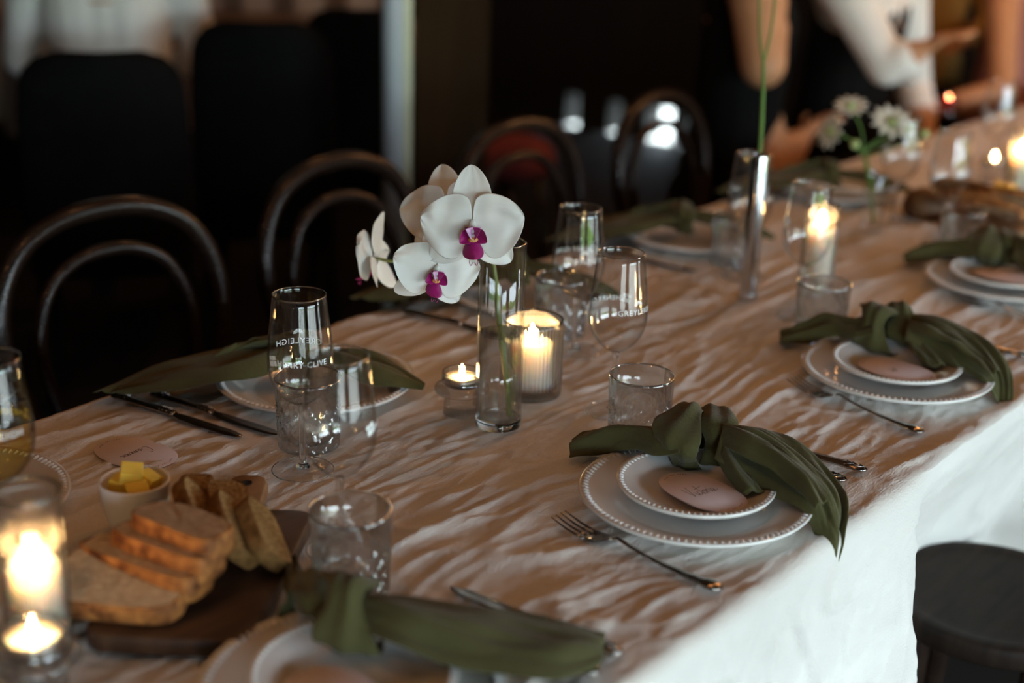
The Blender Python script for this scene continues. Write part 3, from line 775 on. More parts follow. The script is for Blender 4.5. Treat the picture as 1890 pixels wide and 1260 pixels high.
def near_napkin(key, label, rot=0, seed=0, dx=0):
    px0, py0 = PL[key]; O = V3(px0, py0, TC)
    t = thing('knotted_napkin', label, 'napkin', O, rot, 'olive cloth napkins tied in a knot')
    D_ = V3(px0-PL['mid'][0], py0-PL['mid'][1], 0)
    def row(a, b, z, arch, zb=None):
        A_ = (onx(a[0], a[1], -z) if z < 0 else on(a[0], a[1], z))+D_; B_ = (onx(b[0], b[1], -(zb or z)) if False else (on(b[0], b[1], zb) if zb else (onx(b[0], b[1], z) if z < 0 else on(b[0], b[1], z))))+D_
        return ((A_+B_)/2, (A_-B_)/2, arch)
    nap_part('short_tail', sheet([row((1056,812),(1050,847),.766,.004,.759),row((1092,797),(1112,840),.776,.014,.766),row((1158,791),(1172,832),.788,.018,.780),row((1222,795),(1210,842),.797,.018,.786),row((1262,790),(1255,835),.80,.014)], 6, (.004,1.6,seed), .007, seed, 17), t, O)
    nap_part('tail_underlayer', sheet([row((1070,806),(1062,840),.762,.002,.757),row((1110,800),(1128,834),.770,.006,.763),row((1170,798),(1180,826),.780,.008,.776),row((1222,800),(1215,832),.788,.008,.782)], 6, (.002,1,seed), .003, seed+3, 9), t, O)
    kc = on(1262,806,.797)+D_; nap_part('knot', knot(kc, (1,.15,0), (-.15,1,0), 1.18, seed), t, O)
    kc = on(1314,803,.797)+D_; nap_part('knot_fold', knot(kc, (1,.75,.15), (-.75,1,.1), 1.05, seed+2), t, O)
    nap_part('long_tail', sheet([row((1338,784),(1318,846),.803,.014,.797),row((1380,790),(1352,866),.803,.020,.790),row((1425,802),(1396,890),.800,.022,.784),row((1488,838),(1440,918),.792,.020,.778),row((1546,893),(1486,946),.781,.012,.772),row((1566,936),(1508,986),.770,.006,.752),row((1556,990),(1522,1014),.745,.003,.738),row((1538,1038),(1533,1040),.722,.0)], 6, (.006,1.5,.6+seed), .010, seed+5, 29), t, O)
    nap_part('tail_fold', sheet([row((1345,790),(1330,822),.812,.010,.806),row((1395,806),(1372,842),.816,.012,.808),row((1450,838),(1420,868),.810,.010,.802),row((1500,880),(1470,904),.800,.008,.793),row((1528,925),(1506,940),.790,.003,.784)], 6, (.004,1.2,seed), .006, seed+6, 13), t, O)
    nap_part('corner_flap', sheet([row((1345,826),(1322,846),.799,.008,.794),row((1376,866),(1342,880),.790,.008,.784),row((1403,899),(1366,908),.782,.004,.778),row((1412,908),(1376,912),.7785,.001)], 6, (.003,1.2,seed), .003, seed+8, 13), t, O)
    t.location = O+V3(dx,0,0); return t
near_napkin('mid', 'olive green napkin knotted over the middle plates, tail hanging off the table edge', 0, 0)
near_napkin('right', 'olive green knotted napkin on the second near plates, tail over the edge', R(-2), 3, -.01)
near_napkin('far', 'olive green knotted napkin on the third near plates by the right edge', R(2), 6)
# front napkin
O = V3(*PL['front'], TC)
t = thing('knotted_napkin', 'olive green knotted napkin at the bottom of the photo, nearest the camera', 'napkin', O, 0, 'olive cloth napkins tied in a knot')
a_, b_ = on(640,1120,.80), on(1090,1195,.782)
ax = (b_-a_); ax.z = 0; sd = V3(-ax.y, ax.x, 0).normalized(); axn = ax.normalized()
nap_part('short_tail', sheet([(on(538,1040,.765), sd*.020, .002),(on(545,1075,.775), sd*.026, .010),(on(575,1110,.79), sd*.024, .014),(on(620,1120,.795), sd*.018, .014)], 5, (.004,2,0), .006, 11), t, O)
nap_part('knot', knot(on(640,1128,.797), axn, sd, 1.12, 4), t, O)
nap_part('knot_fold', knot(on(585,1118,.790), (axn+sd*.5), (sd-axn*.5), .95, 1), t, O)
nap_part('long_tail', sheet([(on(660,1130,.797), sd*.022, .016),(on(740,1150,.797), sd*.036, .018),(on(830,1168,.793), sd*.044, .016),(on(930,1185,.788), sd*.048, .014),(on(1030,1198,.784), sd*.046, .010),(on(1098,1200,.780), sd*.030, .006),(on(1112,1196,.778), sd*.022, .003)], 6, (.003,1.6,1.2), .006, 21, 21), t, O)
# far-side napkins
def far_napkin(key, label, seed=0):
    x0, y0 = BK[key]; O = V3(x0, y0, TC)
    t = thing('knotted_napkin', label, 'napkin', O, 0, 'olive cloth napkins tied in a knot')
    P = lambda dx, dy, z: V3(x0+dx, y0+dy, TC+z)
    nap_part('long_tail', sheet([(P(-.150,-.215,.014), V3(.014,.010,0), .002),(P(-.125,-.17,.022), V3(.036,-.016,0), .008),(P(-.095,-.11,.030), V3(.046,-.022,0), .012),(P(-.06,-.05,.036), V3(.040,-.020,0), .016),(P(-.03,-.005,.040), V3(.024,-.014,0), .016)], 6, (.003,1.8,seed), .006, seed), t, O)
    nap_part('raised_fold', sheet([(P(-.105,-.10,.030), V3(.012,.020,0), .006),(P(-.08,-.045,.050), V3(.020,.034,.01), .014),(P(-.055,-.01,.056), V3(.022,.034,.01), .016),(P(-.03,.01,.045), V3(.016,.02,0), .012)], 6, (.004,1.5,seed), .006, seed+4), t, O)
    nap_part('knot', knot(P(-.025,.0,.042), (1,.6,0), (-.6,1,0), .95, seed), t, O)
    nap_part('short_tail', sheet([(P(-.015,.01,.040), V3(-.012,.018,0), .012),(P(.035,.03,.036), V3(-.020,.030,0), .014),(P(.09,.05,.030), V3(-.018,.026,0), .010),(P(.132,.062,.020), V3(-.003,.005,0), .002)], 6, (.004,2,seed), .006, seed+9), t, O)
    return t
far_napkin('bk1', 'olive green napkin on the far plate behind the printed glasses, tail towards the left', 2)
far_napkin('bk1b', 'olive green napkin on the far plate behind the orchid vase', 5)
far_napkin('bk2', 'olive green napkin on the far plate left of the slim metal vase', 7)
far_napkin('bk3', 'olive green napkin on the far plate behind the star flowers', 9)

# ------------------------------------------------------------------ bread board
bc = V3(-.965,.745,TC); brz = math.atan2(.36, -.36)
tbd = thing('bread_board', 'dark wooden paddle board with rounded handle, under the bread', 'board', (bc.x,bc.y,bc.z))
BP = [on(118,1010,.770), on(138,1172,.770), on(432,1192,.770), on(560,1085,.770), on(574,948,.770), on(235,945,.770)]
# rectangle in the table plane: long axis from bottom left towards the handle
A = V3(-.955,.600,0); B = V3(-.838,.690,0); Cc = V3(-.985,.903,0); Dd = V3(-1.104,.800,0)
def rrect(P, r, n=6):
    out = []
    m = len(P)
    for i in range(m):
        p, a, b = P[i], P[i-1], P[(i+1) % m]
        d1, d2 = (a-p).normalized(), (b-p).normalized()
        s, e = p+d1*r, p+d2*r
        for k in range(n+1):
            t = k/n; q = s*(1-t)**2+p*2*t*(1-t)+e*t*t; out.append((q.x,q.y))
    return out
ol = rrect([A,B,Cc,Dd], .022)
mesh('board_slab', *slab([(x-bc.x,y-bc.y) for x,y in ol], .001, .020, .003), board_m, tbd)
hx0 = (Cc+Dd)/2; hd = V3(-.060,.068,0); hd.normalize(); hs = V3(-hd.y,hd.x,0)
ho = []
for u, w in ((-.03,.027),(.0,.024),(.02,.0215),(.045,.0215),(.066,.0215),(.078,.017),(.084,.008)): ho.append((u, w))
pts = [hx0+hd*u+hs*w for u,w in ho]+[hx0+hd*u-hs*w for u,w in reversed(ho)]
ho_ = mesh('handle', *slab([(p.x-bc.x,p.y-bc.y) for p in pts], .0015, .0198, .004), handle_m, tbd)
hp = hx0+hd*.060-bc
mesh('hole_shade_disc', *xf(lathe([(.0008,.0006),(.0042,.0006),(.0046,.0010),(.0060,.0010),(.0062,.0004),(.0062,0)], 24), (hp.x,hp.y,.0198)), mat('hole_shade', (.01,.006,.004), .9, col2=(.02,.012,.008)), tbd)  # no hole is cut; a dark disc stands in for its shade
for i in range(12): flat(*(hx0.lerp((A+B)/2, i/11)).xy, .09)
ZB = TC+.021

# bread slices
def loaf_outline(w, h, kind=0, n=40, seed=0):
    out = []
    for k in range(n):
        th = 2*math.pi*k/n; c, s = math.cos(th), math.sin(th)
        if kind == 0:   # sourdough: flat base, domed top
            x = w/2*math.copysign(abs(c)**.55, c); y = h*(.60*abs(s)**.8 if s > 0 else -.38*abs(s)**.4)
        else:           # tin loaf: squarish
            x = w/2*math.copysign(abs(c)**.45, c); y = h/2*math.copysign(abs(s)**.5, s)
        q = 1+.035*float(noise(c*1.5+seed, s*1.5+seed*2, seed)); out.append((x*q, y*q))
    return out
def slice_(name, loc_, normal, upv, w, h, th, kind, label, group, seed):
    t = thing(name, label, 'bread', loc_, 0, group)
    nrm = Vector(normal).normalized(); u = Vector(upv); u = (u-nrm*u.dot(nrm)).normalized(); r = u.cross(nrm)
    t.matrix_world = Matrix(((r.x,u.x,nrm.x,loc_[0]),(r.y,u.y,nrm.y,loc_[1]),(r.z,u.z,nrm.z,loc_[2]),(0,0,0,1)))
    ol = loaf_outline(w, h, kind, 44, seed)
    cr = [];
    n = len(ol); V, F = [], []
    def ring(sc, z, jit=0):
        for i, p in enumerate(ol):
            j = 1+jit*float(noise(i*.9+seed, z*300, seed+2)); V.append((p[0]*sc*j, p[1]*sc*j, z))
    for sc, z in ((.955,-th/2),(.992,-th/2+.001),(1.005,-th*.2),(1.005,th*.2),(.992,th/2-.001),(.955,th/2)): ring(sc, z, .02)
    for i in range(5):
        for k in range(n): l = (k+1) % n; F.append((i*n+k,i*n+l,(i+1)*n+l,(i+1)*n+k))
    mesh('crust', V, F, crust if kind == 0 else crust_b, t)
    V, F = [], []
    for sgn in (1,-1):
        b0_ = len(V)
        for ri, sc in enumerate((.96,.8,.6,.4,.2,.02)):
            for i, p in enumerate(ol):
                V.append((p[0]*sc, p[1]*sc, sgn*(th/2-.0004+.0011*float(noise(p[0]*sc*160+seed, p[1]*sc*160, seed)))))
        for i in range(5):
            for k in range(n):
                l = (k+1) % n; q = (b0_+i*n+k,b0_+i*n+l,b0_+(i+1)*n+l,b0_+(i+1)*n+k); F.append(q if sgn > 0 else tuple(reversed(q)))
    mesh('crumb', V, F, crumb if kind == 0 else crumb_b, t)
    return t
gS, gB = 'sourdough slices on the board', 'brown bread slices on the board'
lean = V3(-.40,.50,0).normalized()          # along the board towards the handle
acr = V3(.55,.44,0).normalized()            # across the board
def lying(px, py, z, tilt, rot, w, h, th, kind, label, g, seed):
    """tilt 0 = flat on the board, 90 = standing; the slice leans back towards the handle"""
    c = on(px, py, z); T = R(tilt); dirv = (Matrix.Rotation(R(rot), 3, 'Z') @ lean)
    nrm = V3(0,0,1)*math.cos(T) - dirv*math.sin(T); upv = dirv*math.cos(T)+V3(0,0,1)*math.sin(T)
    return slice_('bread_slice', c, nrm, upv, w, h, th, kind, label, g, seed)
lying(222,1085,ZB+.018, 12, -6, .125,.092,.020, 0, 'front sourdough slice lying flat, crust edge facing the camera', gS, 1)
lying(268,1046,ZB+.026, -3, -28, .132,.058,.025, 0, 'sourdough slice second from the front, leaning with orange crust', gS, 2)
lying(308,1015,ZB+.040, -4, -30, .114,.056,.025, 0, 'sourdough slice third from the front with orange crust', gS, 3)
lying(332,982,ZB+.054, -5, -33, .104,.054,.024, 0, 'rearmost sourdough slice leaning beside the butter bowl', gS, 4)
def leaning(px, py, z, nrm, upv, w, h, th, label, seed):
    return slice_('bread_slice', on(px, py, z), nrm, upv, w, h, th, 1, label, gB, seed)
bdir = (on(398,935,.79)-on(478,1045,.79)).normalized(); bsd = V3(bdir.y,-bdir.x,0); bsd = bsd if bsd.x > 0 else -bsd
for k, (bx_, by_, bz_, lb_) in enumerate([(368,955,.034,'brown bread slice next to the sourdough'),(432,978,.030,'brown bread slice in the middle of the brown row'),(486,985,.027,'brown bread slice at the right end of the brown row')]):
    nb_ = (V3(0,0,1)*.62+bsd*.70-bdir*.25).normalized(); leaning(bx_, by_, ZB+bz_, nb_, bdir*.93+V3(0,0,.30), .046, .086-.004*k, .017, lb_, 5+k)
leaning(420,925,ZB+.036, (.10,.10,.95), (-.80,.52,.10), .040,.062,.018, 'dark brown bread crust at the back near the board handle', 8)
leaning(362,912,ZB+.032, (.05,.0,.95), (-.70,.60,.05), .036,.058,.018, 'small brown bread heel between sourdough and butter bowl', 9)

# butter bowl
bw = on(248, 885, TC+.060); BW = thing('butter_bowl', 'small white porcelain bowl of butter cubes', 'bowl', (bw.x,bw.y,TC)); flat(bw.x,bw.y,.04)
mesh('bowl_body', *lathe(smooth_prof([(.001,.0),(.018,.0),(.022,.003),(.029,.018),(.0335,.038),(.0352,.058),(.0345,.0605),(.0325,.059),(.0305,.040),(.026,.022),(.018,.008),(.001,.006)],3), 56), china2, BW)
flat(bw.x, bw.y, .03)
fill = None
cubes = [((-.013,-.006,.052),(.1,.2,.5),'nearest left'),((.013,-.006,.052),(.25,-.1,1.1),'right'),((.004,.013,.056),(-.2,.3,.2),'rear'),((-.003,-.001,.066),(.35,.15,.9),'topmost')]
for (cx,cy,cz),rot,nm in cubes:
    o = mesh('butter_cube', *xf(slab([(-.011,-.010),(.011,-.010),(.011,.010),(-.011,.010)], -.008, .008, .0015), rot=rot), butter_m)
    mod(o, 'BEVEL', width=.001, segments=2)
    o.location = (bw.x+cx, bw.y+cy, TC+cz); tag(o, 'yellow butter cube, %s one in the white bowl' % nm, 'butter', 'butter cubes in the white bowl')

# far bread board
fb = thing('bread_board', 'far wooden bread board at the right edge of the photo', 'board', (-.96,2.72,TC))
mesh('board_slab', *slab(rrect([V3(-.085,-.15,0),V3(.085,-.15,0),V3(.085,.15,0),V3(-.085,.15,0)],.02), .001,.02,.003), handle_m, fb)
mesh('handle', *slab([(-.02,.14),(.02,.14),(.02,.21),(.01,.225),(-.01,.225),(-.02,.21)], .0015,.0195,.003), handle_m, fb)
for i in range(5): flat(-.96, 2.60+.06*i, .09)
for i, (px_, py_, zz, tl, kd, lb) in enumerate([(1800,372,.035,30,0,'far sourdough slice leaning on the right board'),(1830,382,.03,25,0,'far sourdough slice nearest on the right board'),(1860,365,.035,30,0,'far sourdough slice at the right frame edge'),(1775,350,.03,35,1,'far brown bread slice behind the right wine glass')]):
    lying(px_, py_, ZB+zz, tl, 150, .11, .07, .016, kd, lb, 'bread on the far board', 30+i)
dr = on(1706, 372, TC+.03)
rl = thing('dark_bread_roll', 'round dark crusted bread roll on the cloth left of the far board', 'bread', (dr.x,dr.y,TC))
mesh('roll_crust', *lathe(smooth_prof([(.001,.0),(.03,.001),(.042,.012),(.043,.028),(.034,.046),(.018,.055),(.001,.056)],3), 32, lambda a,z,r: 1+.06*math.sin(a*3+1)), mat('dark_crust', (.07,.028,.010), .6, col2=(.16,.07,.02), scale=40, bump=.6), rl)
mesh('scored_cut', *tube(catmull([(-.028,-.004,.046),(0,.003,.056),(.028,0,.047)],5), .003, 6), crust_b, rl); flat(dr.x,dr.y,.04)
fbw = on(1852, 345, TC+.06)
b2 = copy_tree(BW); place(b2, (fbw.x,fbw.y,TC), 0, 'far small white bowl of butter at the right')
for k in range(2):
    o = mesh('butter_cube', *xf(slab([(-.013,-.012),(.013,-.012),(.013,.012),(-.013,.012)], -.01, .01, .0015), rot=(.2,.3*k,.6*k)), butter_m)
    o.location = (fbw.x+(-.008 if k else .008), fbw.y+.004*k, TC+.055); tag(o, 'yellow butter cube in the far bowl, %s one' % ('left','right')[1-k], 'butter', 'butter in the far bowl')

# ------------------------------------------------------------------ the cloth itself
def relief(X, Y):
    wx = X+.060*noise(X*2.6, Y*1.6, 11)+.018*noise(X*8, Y*4, 12)+.030*(Y-1.2)
    wy = Y+.06*noise(X*4, Y*3, 13)
    rg = lambda n, w, p: np.clip(1-np.abs(n)*w, 0, 1)**p
    m1 = np.clip(.45+1.3*noise(X*4.5, Y*2.6, 6), 0, 1); m2 = np.clip(.5+1.4*noise(X*6+9, Y*4, 7), 0, 1)
    h = .0052*rg(noise(wx*11, wy*1.5, 1), 4.2, 1.6)*m1
    h = h+.0044*rg(noise(wx*19+5, wy*2.6, 2), 4.4, 1.5)*m2
    h = h+.0024*rg(noise(wx*33, wy*6.0, 3), 4.0, 1.4)*(1-.4*m1)+.0011*rg(noise(wx*70+X*14, wy*24, 4), 3.2, 1.3)
    h = h+.0022*noise(wx*9, wy*2.6, 8)+.0011*noise(X*30, Y*14, 9)+.0006*noise(X*90, Y*50, 10)
    h = h+.0026*rg(noise(X*6+3+.3*Y, Y*7+1, 21), 9, 1.3)*m2     # sharper cross creases
    return h*.95
xs = np.linspace(XF_, XN, 230)
ys = np.concatenate([np.arange(Y0,.45,.02), np.arange(.45,2.1,.0045), np.arange(2.1,3.2,.009), np.arange(3.2,Y1,.02)])
Xg, Yg = np.meshgrid(xs, ys)
mask = np.ones_like(Xg)
for (fx, fy, fr) in FOOT:
    d = np.hypot(Xg-fx, Yg-fy); mask = np.minimum(mask, np.clip((d-fr)/.02, 0, 1)*.85+.15)
Hg = relief(Xg, Yg)-.0010
hmask = np.where(mask < .99, np.minimum(Hg, .0012)*(1-mask)+Hg*mask, Hg)
Zt = TZ+np.minimum(hmask, .0075)*1.0
# rounded shoulder + drapes on both long sides
nd = 64
rowsV = []
drop_s = np.concatenate([np.linspace(.004,.03,6), np.linspace(.04,.36,nd-6)])
def drape(side):
    sg = 1 if side == 'n' else -1
    x0 = XN if side == 'n' else XF_
    zt = Zt[:, -1] if side == 'n' else Zt[:, 0]
    cols = []
    yy = ys
    for s_ in drop_s:
        s = s_ if side == 'n' else s_*.55
        rr = .016
        ang = min(s/rr, math.pi/2)
        ox = rr*math.sin(ang); oz = -rr*(1-math.cos(ang)); rest = max(0, s-rr*math.pi/2)
        k = min(1, rest/.25)
        fold = .026*k*noise(yy*3.4+(7 if sg < 0 else 0), np.full_like(yy, s*.6), 31)+.012*k*noise(yy*9, np.full_like(yy, s*1.2), 32)
        rel = relief(np.full_like(yy, -.2+s*.8), yy*1.0)*.7
        q1 = yy+s*.8; tex = (.005*noise(q1*20, np.full_like(yy, s*9), 33)+.0008*noise(yy*40-s*16, q1*0+s*36, 34)+.004*np.clip(1-np.abs(noise(q1*11, yy*3-s*14, 35))*4, 0, 1)**2)*min(1, rest/.04)*2.4
        xo = x0+sg*(ox+.03*k+fold+tex+rel*.4*(rest > 0))
        zo = zt*0+TZ+(zt-TZ)*(1-min(1, s/.03))+oz-rest*(.98+.32*np.clip((yy-1.55)/.25, 0, 1))
        if side == 'n':   # the stool pushes the cloth inwards
            sx, sy, sr, sz = STOOL
            lim = sx-np.sqrt(np.clip((sr+.012)**2-(yy-sy)**2, (sr*.75)**2, None))-.004
            w = np.clip((s-.03)/.255, 0, 1.15)
            e = np.clip((.365-np.abs(yy-sy))/.07, 0, 1); e = e*e*(3-2*e)
            tgt = x0+.012+(lim-x0-.012)*w+tex*.4; xo = xo-tex*.6*np.clip((.6-np.abs(yy-sy))/.2, 0, 1)
            xo = xo*(1-e)+tgt*e
        cols.append(np.stack([xo, yy, zo], -1))
    return cols
dn = drape('n'); df = drape('f')
grid3 = np.stack([c for c in reversed(df)]+[np.stack([Xg[:,i], Yg[:,i], Zt[:,i]], -1) for i in range(len(xs))]+dn, 1)
ny, nx = grid3.shape[:2]
idx = np.arange(ny*nx).reshape(ny, nx)
F = np.stack([idx[:-1,:-1], idx[:-1,1:], idx[1:,1:], idx[1:,:-1]], -1).reshape(-1, 4)
me = bpy.data.meshes.new('tablecloth'); me.from_pydata(grid3.reshape(-1,3).tolist(), [], F.tolist()); me.shade_smooth(); me.materials.append(linen)
cl = link('tablecloth', me); tag(cl, 'crinkled pale linen cloth draped over the long banquet table', 'tablecloth')

# ------------------------------------------------------------------ stool
def arc_pts(c, r, n=40): return [(c[0]+r*math.cos(2*math.pi*k/n), c[1]+r*math.sin(2*math.pi*k/n), c[2]) for k in range(n)]
st = thing('wooden_stool', 'dark round wooden stool tucked against the cloth at the bottom right', 'stool', (STOOL[0],STOOL[1],0))
z = STOOL[3]; r = STOOL[2]
mesh('seat', *lathe(smooth_prof([(.001,z-.006),(r*.72,z-.004),(r*.86,z-.001),(r*.93,z),(r*.98,z-.002),(r,z-.010),(r*.99,z-.024),(r*.95,z-.034),(r*.80,z-.036),(.001,z-.036)],3), 64), seat_wood, st)
for k in range(4):
    a = R(45+90*k+8); p0 = (r*.72*math.cos(a), r*.72*math.sin(a), z-.034); p1 = (r*1.05*math.cos(a), r*1.05*math.sin(a), 0)
    mesh('leg', *tube(catmull([p0, ((p0[0]*1.04+p1[0]*.0), p0[1]*1.04, z*.6), p1], 6), [.019,.019,.019,.018,.018,.018,.017,.017,.016,.016,.015,.015,.014], 12), wood_dark, st)
mesh('foot_ring', *tube(arc_pts((0,0,.2), r*.74), .009, 8, closed=True), wood_dark, st)

# ------------------------------------------------------------------ bentwood chairs (far side)
def bentwood():
    t = thing('bentwood_chair', '', 'chair')
    # local: faces +x, back at -x
    def loop(w, h, r, name, zb=.45, xb=-.19, rake=.07):
        P = []
        for k in range(27):
            a = math.pi*k/26
            yy = w/2*math.cos(a)*(1.0 if True else 1)
            zz = zb+(h-zb)*(.50+.50*math.sin(a)) if False else None
        half = [(-.36,0),(-.43,.20),(-.52,.42),(-.56,.60),(-.525,.77),(-.41,.905),(-.22,.98)]; pts = half+[(0,1)]+[(-a_, b_) for a_, b_ in reversed(half)]
        for u, v in pts: P.append((xb-rake*v*1.0, u*w/1.12, zb+(h-zb)*v))
        return mesh(name, *tube(catmull(P, 5), r, 12), wood_dark, t)
    loop(.385, .878, .0155, 'back_hoop'); loop(.268, .815, .0105, 'inner_hoop', rake=.060)
    mesh('seat', *lathe(smooth_prof([(.001,.452),(.15,.452),(.180,.458),(.198,.458),(.205,.448),(.203,.430),(.17,.424),(.001,.424)],3), 48), seat_wood, t)
    for sx in (-1,1):
        for sy in (-1,1):
            mesh('leg', *tube(catmull([(sx*.14,sy*.14,.43),(sx*.155,sy*.152,.22),(sx*.185,sy*.175,0)],6), .0155, 10), wood_dark, t)
    mesh('leg_ring', *tube(arc_pts((0,0,.22), .165), .008, 8, closed=True), wood_dark, t)
    return t
ch = bentwood()
labs = ['dark bentwood chair with looped back, leftmost on the far table side','dark bentwood chair with looped back, behind the orchid left of the metal post','dark bentwood chair with looped back, third along the far side, right of the post','dark bentwood chair with looped back, fourth along the far side']
for i, yy in enumerate((1.222,1.735,2.235,2.765)):
    o = ch if i == 0 else copy_tree(ch)
    place(o, (-1.56, yy, 0), R((-4,2,0,3)[i]), labs[i], 'bentwood chairs on the far side')

# ------------------------------------------------------------------ post
pp = dp(733, 300, 3.45)
pst = thing('metal_post', 'grey galvanised metal post with a pale edge strip behind the chairs', 'post', (pp.x,pp.y,0))
mesh('post_shaft', *cap(lathe([(.026,0),(.026,ZC)], 24), 24), post_metal, pst, loc=tuple(-_rt0*.010))
mesh('edge_strip', *cap(lathe([(.011,0),(.011,ZC)], 16), 16), post_pale, pst, loc=tuple(_rt0*.023))
mesh('base_plate', *box((-.06,-.06,0),(.06,.06,.01)), post_metal, pst, smooth=False)
tp = dp(832, 300, 3.60)
tps = thing('timber_post', 'dark weathered timber post beside the metal post', 'post', (tp.x,tp.y,0), YAW)
mesh('post_beam', *slab([(-.088,-.06),(.088,-.06),(.088,.06),(-.088,.06)], 0, ZC, .008), timber, tps, smooth=False)
mesh('post_foot', *box((-.10,-.07,0),(.10,.07,.05)), timber, tps, smooth=False)

# ------------------------------------------------------------------ black chairs of the next table
def black_chair_thing(c, w, top, label, rz):
    t = thing('black_dining_chair', label, 'chair', (c.x,c.y,0), rz, 'black padded chairs at the next table')
    rows = []
    zs = [.42,.5,.6,.7,.8,top-.08,top-.045,top-.018,top-.004]; ws = [.92,.96,1,1,.99,.95,.88,.74,.5]
    for z_, w_ in zip(zs, ws):
        ring = []
        for k in range(24):
            a = 2*math.pi*k/24; ring.append((w/2*w_*math.copysign(abs(math.cos(a))**.6, math.cos(a)), -.16-.10*(z_-.42)+.028*math.copysign(abs(math.sin(a))**.7, math.sin(a))-.04*(1-abs(math.cos(a))), z_))
        rows.append(ring)
    v, f = grid(rows, wrap=True); n = 24; f.append(tuple(reversed(range(n)))); f.append(tuple((len(rows)-1)*n+k for k in range(n)))
    mesh('backrest', v, f, black_chair, t)
    mesh('seat', *slab(rrect([V3(-w/2,-.2,0),V3(w/2,-.2,0),V3(w/2,.22,0),V3(-w/2,.22,0)], .06), .41, .47, .015), black_chair, t)
    for sx in (-1,1):
        for sy in (-1,1): mesh('leg', *tube([(sx*w*.42,sy*.17,.41),(sx*w*.45,sy*.2,0)], .016, 8), black_chair, t)
    return t
q = dp(190,100,3.4); black_chair_thing(q, .385, .955, 'black chair with rounded back in front of the white-shirted guest', YAW+R(14))
q = dp(492,50,3.75); black_chair_thing(q, .365, .985, 'black chair with rounded back between white shirt and metal post', YAW+R(6))
q = dp(675,40,4.2); black_chair_thing(q, .32, .97, 'black chair half hidden behind the metal post', YAW)

# ------------------------------------------------------------------ guests
skin_m = mat('skin', (.52,.26,.13), .5, col2=(.58,.30,.16), scale=20, sss=.1)
hair_m = mat('dark_hair', (.03,.018,.012), .5, stretch=(1,1,.2))
shirt_m = mat('white_shirt', (.84,.86,.82), .8, col2=(.88,.89,.86), scale=10, bump=.3, bscale=40)
black_cloth = mat('black_clothing', (.004,.004,.0045), .9, col2=(.007,.007,.007), scale=10, spec=.12)
pink_cloth = mat('pink_clothing', (.42,.16,.13), .8, col2=(.50,.20,.16), scale=10)
trouser_m = mat('dark_trousers', (.006,.006,.008), .9, spec=.12)
def hand_joints(w, d, side):
    """palm and five fingers beyond the wrist w, pointing along d"""
    d = Vector(d).normalized(); s = Vector(side).normalized(); dn = d.cross(s)
    palm = w+d*.05; out = []
    for k, (o, l) in enumerate(((.030,.055),(.012,.075),(-.004,.080),(-.020,.074),(-.034,.058))):
        if k == 0: out.append((w+d*.02+s*.02, [w+d*.045+s*.045, w+d*.075+s*.052]))
        else: out.append((palm+s*o, [palm+s*o+d*l*.55-dn*.006, palm+s*o*1.05+d*l-dn*.022]))
    return palm, out
